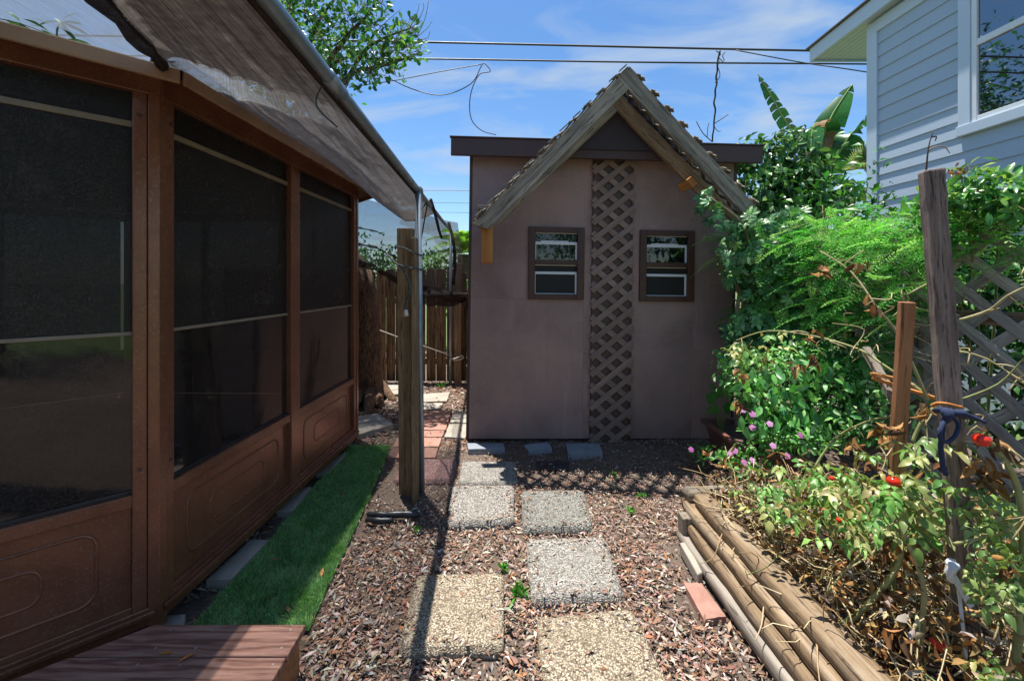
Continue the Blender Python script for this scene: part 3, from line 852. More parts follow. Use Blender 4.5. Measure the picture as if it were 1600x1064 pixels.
    for i in (7, 0, 1):
        a, b = eave[i], eave[(i + 1) % 8]
        d = dirs[i]; n = Vector((d.y, -d.x, 0))
        k = d * 0.006
        beam('eave_fascia', a + k + Vector((0, 0, 2.235)) , b - k + Vector((0, 0, 2.235)), 0.016, 0.055, M['gazebo_tan'], root, bevel=0.006)
        v = [(*(inner[i]).xy, 2.262), (*(inner[(i + 1) % 8]).xy, 2.262), (*(b - n * 0.01).xy, 2.232), (*(a - n * 0.01).xy, 2.232)]
        mesh_obj('soffit', v, [(0, 1, 2, 3)], M['gazebo'], root)
    apex = (cen.x, cen.y, 2.2 + 0.27 * 2.6)
    v = [(e.x, e.y, 2.262) for e in eave] + [apex] + [(e.x, e.y, 2.245) for e in inner]
    f = [(i, (i + 1) % 8, 8) for i in range(8)]
    mesh_obj('roof', v[:9], f, M['roof'], root)
    return root
gazebo()

# ------------------------------------------------------------------ shade net over a pipe frame
def pipe_x(d): return -0.495 - 0.0506 * d if d <= 2.9 else -0.6418 - 0.07 * (d - 2.9)
def pipe_z(d): return 2.075 if d <= 2.9 else 2.075 + 0.028 * (d - 2.9)
pr = thing('pipe_frame', (-0.64, 2.9, 0), 'galvanised pipe frame that carries the brown shade net', 'frame')
tube('rail_pipe', [(pipe_x(d), d, pipe_z(d)) for d in (-0.8, 0.5, 1.7, 2.93)], 0.021, M['steel'], pr, 14)
tube('rail_pipe', [(pipe_x(d), d, pipe_z(d)) for d in (2.97, 4.4, 5.9)], 0.017, M['steel'], pr, 12)
tube('upright_pipe', [gr(659, 776, -0.03), at(653, 300, 2.86)], 0.021, M['steel'], pr, 14)
tube('upright_pipe', [(-0.865, 5.92, 0), (-0.855, 5.91, 2.16)], 0.02, M['steel'], pr, 12)
tube('elbow', [(pipe_x(2.86), 2.85, 2.076), (pipe_x(2.9), 2.905, 2.083), (pipe_x(2.94), 2.95, 2.06)], [0.026, 0.03, 0.027], M['steel'], pr, 12)
tube('coupling', [(pipe_x(1.28), 1.28, 2.075), (pipe_x(1.40), 1.40, 2.075)], 0.0245, M['steel'], pr, 14)
tube('cable_tie', smooth_path([(pipe_x(1.3) + .022, 1.3, 2.08), (pipe_x(1.3) - .025, 1.3, 2.05), (pipe_x(1.3) - .04, 1.3, 1.99), (pipe_x(1.3) + .02, 1.31, 1.93)]), 0.0025, M['cable'], pr, 5)

def sstep(a, b, x):
    t = max(0, min(1, (x - a) / (b - a))); return t * t * (3 - 2 * t)
def interp(x, xs, ys): return float(np.interp(x, xs, ys))

def net_sheet(name, nu, nv, fn, mat, parent):
    v = []; f = []
    for j in range(nv + 1):
        for i in range(nu + 1):
            v.append(fn(i / nu, j / nv))
    for j in range(nv):
        for i in range(nu):
            a = j * (nu + 1) + i; f.append((a, a + 1, a + nu + 2, a + nu + 1))
    return mesh_obj(name, [tuple(q) for q in v], f, mat, parent, True)

net = thing('shade_net', (-1.1, 2.0, 2.2), 'brown woven shade net stretched from the pipe over the gazebo eave', 'net')
def net_main(u, w):
    d = -0.6 + 4.6 * w
    px_, pz_ = pipe_x(d), pipe_z(d)
    hxx = interp(d, [-0.6, 0.4, 1.12, 1.57, 1.9, 2.4, 4.2], [-0.75, -0.85, -1.05, -1.30, -1.62, -1.75, -1.7])
    hz = interp(d, [-0.6, 1.12, 1.57, 1.9, 2.4, 4.2], [2.19, 2.20, 2.31, 2.41, 2.47, 2.46])
    x = px_ + (hxx - px_) * u; z = pz_ + (hz - pz_) * u
    bell = 4 * u * (1 - u)
    z -= 0.012 * bell + 0.16 * math.sin(math.pi * min(1, u * 1.6)) * sstep(2.5, 4.0, d) if u < 0.62 else 0.012 * bell
    edge = min(1, u * 7) * 0.9 + 0.1
    wr = 0.014 * mnoise.noise(Vector((x * 3.5 + 0.9 * d, d * 1.1, 1.3))) + 0.007 * mnoise.noise(Vector((x * 15 + 3 * d, d * 2.2, 7))) + 0.005 * mnoise.noise(Vector((x * 34 + 9 * d, d * 6, 2)))
    fold = 0.014 * math.exp(-((u - 0.35 - 0.10 * math.sin(d * 1.4)) / 0.035) ** 2) + 0.010 * math.exp(-((u - 0.72 + 0.05 * d) / 0.03) ** 2)
    if d < 1.6: z -= 0.03 * math.exp(-((u - 1) / 0.05) ** 2)
    y = d
    return (x, y, z + edge * (wr - fold))
net_sheet('net_sheet', 90, 170, net_main, M['net'], net)
def net_threads():
    nt_, ns = 250, 110; V = []; F = []; C = []; k = 0
    W = np.linspace(0, 1, ns)
    for i in range(nt_):
        u = (i + 0.5) / nt_
        P = np.array([net_main(u, w) for w in W]); P[:, 2] += 0.001
        c = np.array(hx('bdb7b2')[:3]) * random.uniform(0.5, 1.1)
        hgt, wid = 0.0058, 0.0011
        rows = np.stack([P + [0, 0, hgt / 2], P - [0, 0, hgt / 2], P - [wid / 2, 0, 0], P + [wid / 2, 0, 0]], 1)
        V.append(rows.reshape(-1, 3)); C.append(np.tile(c, (ns * 4, 1)))
        a = k + np.arange(ns - 1)[:, None] * 4
        F.append(a + np.array([[0, 1, 5, 4]])); F.append(a + np.array([[2, 3, 7, 6]])); k += ns * 4
    o = mesh_obj('threads', np.concatenate(V), np.concatenate(F), M['thread'], net, False, np.concatenate(C))
    tag(o, kind='stuff')
net_threads()
# bunched hem along the near-left edge
hem = [net_main(1.0, w) for w in np.linspace(0.0, 0.56, 26)]
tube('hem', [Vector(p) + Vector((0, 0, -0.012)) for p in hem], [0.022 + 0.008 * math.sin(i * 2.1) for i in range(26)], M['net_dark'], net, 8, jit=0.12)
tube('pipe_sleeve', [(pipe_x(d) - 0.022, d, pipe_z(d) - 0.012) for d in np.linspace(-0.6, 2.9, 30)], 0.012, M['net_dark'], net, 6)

net2 = thing('shade_cloth', (-3.0, 1.5, 2.4), 'pale grey shade cloth lying above the gazebo roof edge', 'net')
def net_pale(u, w):
    x = -1.22 - 5.6 * u; d = -1.2 + 6.2 * w
    z = 2.36 + 0.40 * (-1.22 - x) + 0.03 * mnoise.noise(Vector((x * 2, d * 2, 5)))
    return (x, d, z)
net_sheet('cloth_sheet', 50, 50, net_pale, M['net_pale'], net2)

net3 = thing('net_curtain', (-1.2, 4.6, 1.3), 'thin see-through net hanging behind the post before the rear fence', 'net')
def curtain(u, w):
    x = -1.95 + 1.32 * u; y = 4.35 + 0.55 * u
    zt = interp(u, [0, 0.6, 0.9, 1], [2.42, 2.25, 2.16, 2.14]); zb = interp(u, [0, 0.35, 0.62, 0.8, 1], [1.70, 1.62, 1.38, 1.33, 1.25])
    z = zt + (zb - zt) * w
    n = mnoise.noise(Vector((x * 3, z * 2, 1))) * 0.06 + mnoise.noise(Vector((x * 9 + z * 5, z * 4, 5))) * 0.025
    xs = x + (0.10 * w if u > 0.9 else 0)
    return (xs, y + n + 0.10 * math.sin(w * 3.1), z)
net_sheet('curtain_sheet', 60, 40, curtain, M['net_thin'], net3)
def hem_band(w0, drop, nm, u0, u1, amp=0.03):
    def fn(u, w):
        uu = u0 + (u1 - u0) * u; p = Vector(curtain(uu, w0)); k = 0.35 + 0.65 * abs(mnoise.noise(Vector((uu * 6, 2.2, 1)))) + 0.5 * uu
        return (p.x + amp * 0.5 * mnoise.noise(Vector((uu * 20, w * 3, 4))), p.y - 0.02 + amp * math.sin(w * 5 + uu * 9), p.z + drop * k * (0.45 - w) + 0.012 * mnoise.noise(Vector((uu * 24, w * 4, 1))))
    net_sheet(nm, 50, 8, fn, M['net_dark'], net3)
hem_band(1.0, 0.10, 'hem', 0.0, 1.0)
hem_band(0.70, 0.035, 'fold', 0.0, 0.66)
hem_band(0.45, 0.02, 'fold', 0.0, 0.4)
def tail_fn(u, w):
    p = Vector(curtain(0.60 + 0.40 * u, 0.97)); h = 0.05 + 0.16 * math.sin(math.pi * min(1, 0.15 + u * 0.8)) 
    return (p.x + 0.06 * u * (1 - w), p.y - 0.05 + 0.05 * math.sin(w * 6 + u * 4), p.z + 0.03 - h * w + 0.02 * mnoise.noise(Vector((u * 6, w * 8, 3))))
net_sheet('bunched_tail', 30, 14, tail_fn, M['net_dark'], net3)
tube('tie_cord', [at(672, 312, 3.3), at(655, 330, 3.2), at(648, 345, 3.1)], 0.006, M['cable'], net3, 5)
tube('tie_cord', [at(668, 318, 3.35), at(663, 345, 3.6), at(657, 380, 3.7)], 0.006, M['cable'], net3, 5)
tube('side_edge', smooth_path([at(673, 312, 3.5), at(680, 335, 3.7), at(686, 360, 4.0), at(690, 372, 4.2)]), 0.014, M['net_dark'], net3, 6)
tube('side_edge', smooth_path([at(701, 348, 5.0), at(708, 375, 4.95), at(711, 410, 4.9), at(708, 445, 4.85)]), 0.02, M['net_dark'], net3, 6, jit=0.2)
def side_net(u, w):
    d = 2.97 + 2.1 * u
    zt = pipe_z(d); zb = interp(u, [0, 0.5, 1], [1.86, 1.90, 1.80])
    z = zt + (zb - zt) * w
    return (pipe_x(d) - 0.14 * w * (1 - u) + 0.03 * mnoise.noise(Vector((d * 4, z * 6, 2))), d, z)
net_sheet('side_sheet', 30, 14, side_net, M['net'], net3)

# ------------------------------------------------------------------ wooden post beside the pipe
wp = thing('wooden_post', gr(640, 778), 'weathered square timber post beside the grey pipe', 'post')
b0 = gr(637, 772, -0.02); t0 = at(634.5, 357, 2.80)
beam('timber', b0, t0, 0.100, 0.090, M['post'], wp, up=(0, 1, 0), bevel=0.006, rough=0.0012, n=24)
b1 = gr(650, 786, -0.02); t1 = at(648, 372, 2.76)
beam('timber', b1 + Vector((-0.005, 0.01, 0)), t1, 0.032, 0.085, M['post'], wp, up=(0, 1, 0), bevel=0.005, rough=0.001, n=24)
rp = thing('rope', at(636, 440, 2.72), 'dark twisted rope tied round the post and pipe with a hanging end', 'rope')
def twisted(name, path, r, mat, parent):
    path = smooth_path(path, 8)
    for s in (0, math.pi):
        pts = []
        for i, p in enumerate(path):
            a = i * 1.1 + s; pts.append(p + Vector((math.cos(a) * r * 0.6, math.sin(a) * r * 0.4, math.sin(a) * r * 0.5)))
        tube(name, pts, r * 0.72, mat, parent, 6)
twisted('loop', [at(620, 386, 2.70), at(632, 388, 2.70), at(646, 395, 2.70), at(658, 399, 2.84), at(662, 397, 2.9)], 0.006, M['rope_dark'], rp)
twisted('loop', [at(604, 395, 3.3), at(616, 409, 2.85), at(628, 416, 2.70), at(645, 419, 2.70), at(661, 422, 2.86)], 0.007, M['rope_dark'], rp)
twisted('loose_end', [at(626, 414, 2.69), at(634, 428, 2.69), at(641, 448, 2.69), at(638, 465, 2.69), at(633, 480, 2.69), at(634, 492, 2.69)], 0.008, M['rope_dark'], rp)
tube('frayed_tip', [at(634, 484, 2.69), at(634.5, 494, 2.69)], [0.012, 0.016], M['rope_white'], rp, 8)

bt = thing('black_tube', gr(612, 806), 'flattened black plastic tube lying on the mulch before the post', 'tube')
tube('tube_wall', smooth_path([gr(574, 803, 0.03), gr(600, 804, 0.035), gr(630, 803, 0.035), gr(655, 804, 0.03)]), [0.012, 0.02, 0.018, 0.02, 0.022, 0.018, 0.02, 0.022, 0.022, 0.02, 0.022, 0.024, 0.022, 0.02, 0.018, 0.012], M['black'], bt, 8, jit=0.12)
tube('tube_wall', smooth_path([gr(572, 812, 0.02), gr(590, 813, 0.03), gr(615, 812, 0.03)]), [0.012, 0.018, 0.02, 0.018, 0.02, 0.02, 0.018, 0.018, 0.016, 0.014, 0.008], M['black'], bt, 8, jit=0.12)
def tarp(u, w):
    p = gr(838 + 52 * u, 716 + 14 * w, 0.03); return (p.x, p.y, 0.012 + 0.05 * abs(mnoise.noise(Vector((u * 5, w * 3, 3)))) * math.sin(math.pi * u) * math.sin(math.pi * w))
tp = net_sheet('plastic_scrap', 24, 12, tarp, M['black'], None)
tag(tp, 'crumpled scrap of black plastic on the ground before the shed', 'plastic')

# ================================================================== shed
SH_ROT = Matrix.Translation(Vector((-0.407, 3.84, 0))) @ Matrix.Rotation(R(2.4), 4, 'Z') @ Matrix.Rotation(R(0.8), 4, 'Y')
SHI = SH_ROT.inverted()
def sh(px, py, yl=0.0):
    """picture position -> shed-local point on the plane y = yl"""
    o = SHI @ Vector((0, 0, EYE)); e = SHI @ at(px, py, 5.0)
    d = e - o; t = (yl - o.y) / d.y
    return o + d * t

def shed():
    XF.append(SH_ROT)
    root = thing('shed', (1.23, 0, 0), 'brown painted wooden shed with two small windows and a lattice strip', 'shed')
    Wd = 2.46; Dp = 2.3
    zt = sh(800, 243).z + 0.05
    # core (dark, slightly inset) so that the joints between the sheets read as recesses
    box('frame_core', 0.02, Wd - 0.02, 0.015, Dp, 0.02, zt, M['shed_dark'], root, 0)
    xs = [0.0, sh(913, 400).x, sh(1082, 400).x, Wd]
    zh = sh(830, 467).z
    # wall sheets, with the window openings left free
    wins = []
    for (x0, y0, x1, y1) in ((826, 355, 911, 468.5), (999, 360, 1082, 471.5)):
        a = sh(x0, y0); b = sh(x1, y1); wins.append((a.x, b.z, b.x, a.z))
    g = 0.0012
    def sheets(rects, dz=0.0):
        m = MB()
        for x0, x1, z0, z1 in rects: m.box(x0, x1, -0.004 - dz, 0.014, z0, z1)
        m.build('wall_panel', M['shed'], root)
    (ax, az0, bx, az1), (cx, cz0, dx, cz1) = wins
    i0 = 0.03
    sheets([(xs[0], xs[1] - g, 0.03, zh - g)])
    sheets([(xs[0], ax + i0, zh, zt), (bx - i0, xs[1] - g, zh, zt), (ax + i0, bx - i0, az1 - i0, zt)], 0.0008)
    sheets([(xs[1], cx + i0, 0.03, zt), (cx + i0, dx - i0, 0.03, cz0 + i0), (cx + i0, dx - i0, cz1 - i0, zt), (dx - i0, xs[2] + 0.012 - g, 0.03, zt)], 0.0012)
    sheets([(xs[2] + 0.012, xs[3], 0.03, zt)], 0.0002)
    # corner boards
    box('corner_trim', -0.012, 0.014, -0.010, 0.03, 0.0, zt, M['shed_dark'], root, 0.002)
    box('corner_trim', Wd - 0.014, Wd + 0.012, -0.010, 0.03, 0.0, zt, M['shed_dark'], root, 0.002)
    box('side_wall', -0.008, 0.0, 0.031, Dp, 0.02, zt, M['shed'], root, 0)
    box('side_wall', Wd, Wd + 0.008, 0.031, Dp, 0.02, zt, M['shed'], root, 0)
    # nail heads
    for x in (xs[0] + 0.03, xs[1] - 0.03, xs[1] + 0.02, xs[2] - 0.03, xs[2] + 0.03, xs[3] - 0.05):
        for z in np.arange(0.2, zt - 0.1, 0.31):
            c = Vector((x + random.uniform(-.012, .012), -0.0065, z + random.uniform(-.06, .06)))
            if any(w[0] - .05 < c.x < w[2] + .05 and w[1] - .05 < c.z < w[3] + .05 for w in wins): continue
            m = MB(); m.tube([c, c + Vector((0, -0.0015, 0))], 0.0045, 7); m.build('nail_head', M['shed_trim'], root)
    # fascia and flat roof
    f0 = sh(705, 216, -0.14); f1 = sh(705, 243, -0.14); fr = Wd + 0.16
    fs = box('fascia', f0.x, fr, -0.16, -0.12, f1.z, f0.z, M['shed_dark'], root, 0.004)
    box('drip_edge', f0.x - 0.01, fr + 0.01, -0.172, -0.1205, f0.z + 0.001, f0.z + 0.012, M['shed_dark'], root, 0.002)
    box('soffit_board', f0.x + 0.1, fr - 0.1, -0.119, 0.0, zt + 0.001, zt + 0.02, M['shed_trim'], root, 0.002)
    box('roof', 0.0, fr, -0.119, Dp + 0.15, f0.z - 0.03, f0.z - 0.002, M['shed_dark'], root, 0.003)
    box('top_trim', 0.0, Wd, -0.026, -0.0045, zt - 0.05, zt - 0.012, M['shed_trim'], root, 0.003)
    # windows
    for k, (x0, z0, x1, z1) in enumerate(wins):
        t = 0.062; zm = z0 + (z1 - z0) * 0.515
        wf = mesh_obj('window', boxv(x0 + 0.01, x1 - 0.01, 0.010, 0.0148, zm, z1 - 0.01), BOXF, M['glass'], root)
        box('lower_pane', x0 + 0.01, x1 - 0.01, 0.010, 0.0148, z0 + 0.01, zm - 0.001, M['pane_dark'], wf, 0)
        for (a, b, c, d) in ((x0, x0 + t, z0, z1), (x1 - t, x1, z0, z1), (x0 + t, x1 - t, z0, z0 + t * 0.8), (x0 + t, x1 - t, z1 - t * 0.8, z1), (x0 + t, x1 - t, zm - 0.022, zm + 0.022)):
            box('frame_board', a, b, -0.034, 0.004, c, d, M['shed_trim'], wf, 0.004)
        xa, xb = x0 + t, x1 - t
        def bar(a, b, c, d, y0=-0.004, y1=0.008): box('sash_bar', a, b, y0, y1, c, d, M['white'], wf, 0.002)
        hi = z1 - t * 0.8; lo = z0 + t * 0.8
        zu = zm + 0.022 + (hi - zm) * 0.52; zl = zm - 0.022 - (zm - lo) * 0.30
        bar(xa, xb, zu, zu + 0.026); bar(xa + 0.05, xb - 0.08, zu + 0.0262, zu + 0.036, -0.002, 0.006)
        bar(xa, xb, zl, zl + 0.024)
        bar(xb - 0.016, xb, lo, zl - 0.0005); bar(xb - 0.016, xb, zm + 0.022, zu - 0.0005); bar(xa, xa + 0.008, lo, zl - 0.0005); bar(xa, xa + 0.008, zm + 0.022, zu - 0.0005)
        bar(xa, xb, zm - 0.030, zm - 0.0225); bar(xa, xb, hi - 0.007, hi); bar(xa + .008, xb - .016, lo, lo + 0.007)
    # lattice strip
    la = sh(926, 249); lb = sh(984, 691); X0, X1, Z1, Z0 = la.x, lb.x, la.z, lb.z
    lt = thing_part('lattice_strip', root)
    sp = 0.1535; w = 0.050; SL = 0.80
    def clip_slat(c, sgn):
        # line: z = c + sgn*(x-X0), clipped to the strip
        xa, xb = X0, X1
        for lim in (Z0, Z1):
            pass
        za, zb = c, c + sgn * SL * (X1 - X0)
        def at_z(z): return X0 + (z - c) * sgn / SL
        lo, hi = min(za, zb), max(za, zb)
        if hi < Z0 + 0.02 or lo > Z1 - 0.02: return None
        pts = [(X0, za), (X1, zb)]
        out = []
        for (x, z) in pts:
            if z < Z0: out.append((at_z(Z0), Z0))
            elif z > Z1: out.append((at_z(Z1), Z1))
            else: out.append((x, z))
        if math.hypot(out[0][0] - out[1][0], out[0][1] - out[1][1]) < 0.05: return None
        return out
    z = Z0 - 0.45
    while z < Z1 + 0.45:
        for sgn, y in ((-1, -0.030), (1, -0.038)):
            s = clip_slat(z + (0 if sgn > 0 else 0.075), sgn)
            if s:
                beam('slat', (s[0][0], y, s[0][1]), (s[1][0], y, s[1][1]), 0.0076, w, M['lattice'], lt, up=(-sgn * SL, 0, 1.0), bevel=0.0015)
        z += sp
    # lower end post of the strip: thin edge battens behind the slats
    box('gap_shade_board', X0 + 0.002, X1 - 0.002, -0.0105, -0.0062, Z0 + 0.02, Z1 - 0.005, M['lattice_gap_shade'], lt, 0.0)  # added board, its dark tone deepens the shade in the lattice gaps
    box('edge_batten', X0 + 0.004, X0 + 0.018, -0.0255, -0.0107, Z0 + 0.03, Z1 - 0.01, M['shed_trim'], lt, 0.0)
    box('edge_batten', X1 - 0.018, X1 - 0.004, -0.0255, -0.0107, Z0 + 0.03, Z1 - 0.01, M['shed_trim'], lt, 0.0)
    # dark gable board above the roof line
    pk = sh(966, 140, -0.03); gl = sh(860, 240, -0.03); grt = sh(1068, 245, -0.03)
    v = [(gl.x, -0.045, gl.z), (grt.x, -0.045, grt.z), (pk.x, -0.045, pk.z + 0.02), (gl.x, -0.03, gl.z), (grt.x, -0.03, grt.z), (pk.x, -0.03, pk.z + 0.02)]
    vv = [(q[0], q[1] - 0.13, q[2]) for q in v]
    mesh_obj('gable_board', vv, [(0, 1, 2), (5, 4, 3), (0, 3, 4, 1), (1, 4, 5, 2), (2, 5, 3, 0)], M['gable'], root)
    # awning: front and rear rafter pairs, lattice roofing
    yf = -0.50; yr = -0.20
    P = sh(981, 104, yf); Lf = sh(741, 345, yf); Rf = sh(1190, 331, yf)
    def raft(a, b, yy, h, drop, mat, nm='rafter', cut=(0, 0)):
        a = Vector((a.x, yy, a.z)); b = Vector((b.x, yy, b.z)); d = (b - a).normalized(); nrm = Vector((d.z, 0, -d.x))
        if nrm.z > 0: nrm = -nrm
        a = a + nrm * (h / 2 + drop); b = b + nrm * (h / 2 + drop)
        return beam(nm, a, b, 0.04, h, mat, root, up=(-nrm.x, 0, -nrm.z), bevel=0.004, ends=cut, rough=0.0015, n=20)
    raft(P, Lf, yf, 0.12, 0.012, M['grey_wood'], cut=(0, 0.5))
    raft(P, Rf, yf - 0.002, 0.12, 0.012, M['grey_wood'], cut=(0, -0.5))
    raft(P - Vector((0, 0, 0.06)), Lf, yr, 0.12, 0.012, M['grey_wood'])
    raft(P - Vector((0, 0, 0.06)), Rf, yr - 0.002, 0.12, 0.012, M['post'])
    rr = thing_part('awning_lattice', root)
    for side, E in ((-1, Lf), (1, Rf)):
        a = Vector((P.x, 0, P.z)); b = Vector((E.x, 0, E.z)); ln = (b - a).length; d = (b - a).normalized()
        nrm = Vector((-d.z, 0, d.x)); nrm = nrm if nrm.z > 0 else -nrm
        y0, y1 = yf - 0.03, yr + 0.075
        wdt = y1 - y0
        s = -wdt
        k = 0
        while s < ln + 0.02:
            for sg, lift in ((1, 0.0), (-1, 0.0085)):
                s0, s1 = (s, s + wdt) if sg > 0 else (s + wdt, s)
                ya, yb = y0, y1
                # clip to the slope
                def cl(sa, yy, sb, y2):
                    if sa < 0: t = (0 - sa) / (sb - sa); return (0, yy + (y2 - yy) * t)
                    if sa > ln: t = (ln - sa) / (sb - sa); return (ln, yy + (y2 - yy) * t)
                    return (sa, yy)
                if max(s0, s1) < 0.02 or min(s0, s1) > ln - 0.02: continue
                q0 = cl(s0, ya, s1, yb); q1 = cl(s1, yb, s0, ya)
                p0 = a + d * q0[0]; p1 = a + d * q1[0]; p0.y = q0[1]; p1.y = q1[1]
                if (p1 - p0).length < 0.04: continue
                beam('slat', p0 + nrm * (0.004 + lift), p1 + nrm * (0.004 + lift), 0.040, 0.008, M['grey_wood'], rr, up=tuple(nrm), bevel=0.0015)
            s += 0.17; k += 1
        # ragged strip ends along the front edge
        nn = 13 if side < 0 else 0
        for i in range(nn):
            t = (i + 0.5) / nn + random.uniform(-.015, .015)
            p = a + d * ln * t; p.y = yf - 0.052
            beam('slat_end', p + nrm * 0.009 - d * 0.04, p + nrm * 0.013 + d * 0.035, 0.03, 0.007, M['lattice_fence'], rr, up=tuple(nrm), bevel=0.001)
    # brackets
    c0 = sh(761, 331, yf + 0.07); c1 = sh(761, 412, yf + 0.07)
    beam('bracket', c0, c1, 0.095, 0.095, M['new_wood'], root, up=(0, 1, 0), bevel=0.006)
    e0 = sh(746, 326, yf + 0.07); e1 = sh(776, 326, yf + 0.07)
    beam('bracket_cap', e0, e1, 0.14, 0.03, M['grey_wood'], root, bevel=0.003)
    g0 = sh(1080, 285, yr - 0.06)
    beam('purlin', g0 + Vector((0.0, -0.02, 0)), g0 + Vector((0.0, 0.19, 0)), 0.085, 0.055, M['new_wood'], root, up=(0.75, 0, 0.65), bevel=0.004)
    h0 = sh(1155, 354, yf + 0.05); h1 = sh(1215, 345, yf + 0.05)
    beam('eave_beam', h0, h1, 0.09, 0.05, M['grey_wood'], root, bevel=0.004)
    XF.pop()
    return root

def thing_part(name, parent):
    """an Empty that is a part and carries its own pieces"""
    o = bpy.data.objects.new(name, None); o.empty_display_size = 0.05
    COL.objects.link(o)
    W = WORLD[parent.name]
    WORLD[o.name] = W
    o.parent = parent
    o.matrix_parent_inverse = Matrix.Identity(4)
    return o
shed()

# ------------------------------------------------------------------ rear fence
def rear_fence():
    t = thing('rear_fence', (-1.8, 6.1, 0), 'dark brown picket privacy fence behind the tree', 'fence')
    x = -4.2; i = 0
    while x < 0.5:
        w = random.uniform(0.130, 0.142); h = 1.60 + random.uniform(-0.03, 0.03)
        y = 6.12 + random.uniform(-0.006, 0.006)
        c = 0.03
        ov = [(x, 0.0), (x + w, 0.0), (x + w, h - c), (x + w - c, h), (x + c, h), (x, h - c)]
        v = [(a, y, b + .02) for a, b in ov] + [(a, y + 0.018, b + .02) for a, b in ov]
        f = [tuple(range(6)), tuple(range(11, 5, -1))] + [(k, k + 6, (k + 1) % 6 + 6, (k + 1) % 6) for k in range(6)]
        mesh_obj('picket', v, f, M['picket'], t, bevel=0.002)
        x += w + random.uniform(0.006, 0.02); i += 1
    for z in (0.3, 1.3):
        beam('rail', (-4.2, 6.165, z), (0.6, 6.165, z), 0.04, 0.09, M['post'], t)
    p0 = (-0.775, 6.05, 0); p1 = (-0.775, 6.05, 1.72)
    beam('fence_post', p0, p1, 0.10, 0.10, M['post'], t, up=(0, 1, 0), bevel=0.005)
rear_fence()
wr = thing('string_line', at(640, 540, 5.9), 'white cord strung from the tree to the fence post', 'cord')
tube('cord', [at(585, 513, 5.6), at(620, 526, 5.75), at(706, 556, 5.95)], 0.008, M['rope_white'], wr, 6)
tube('loop', smooth_path([at(703, 572, 5.9), at(704, 562, 5.9), at(712, 560, 5.9), at(722, 556, 5.9), at(722, 561, 5.9), at(708, 563, 5.9)]), 0.009, M['rope_white'], wr, 6)

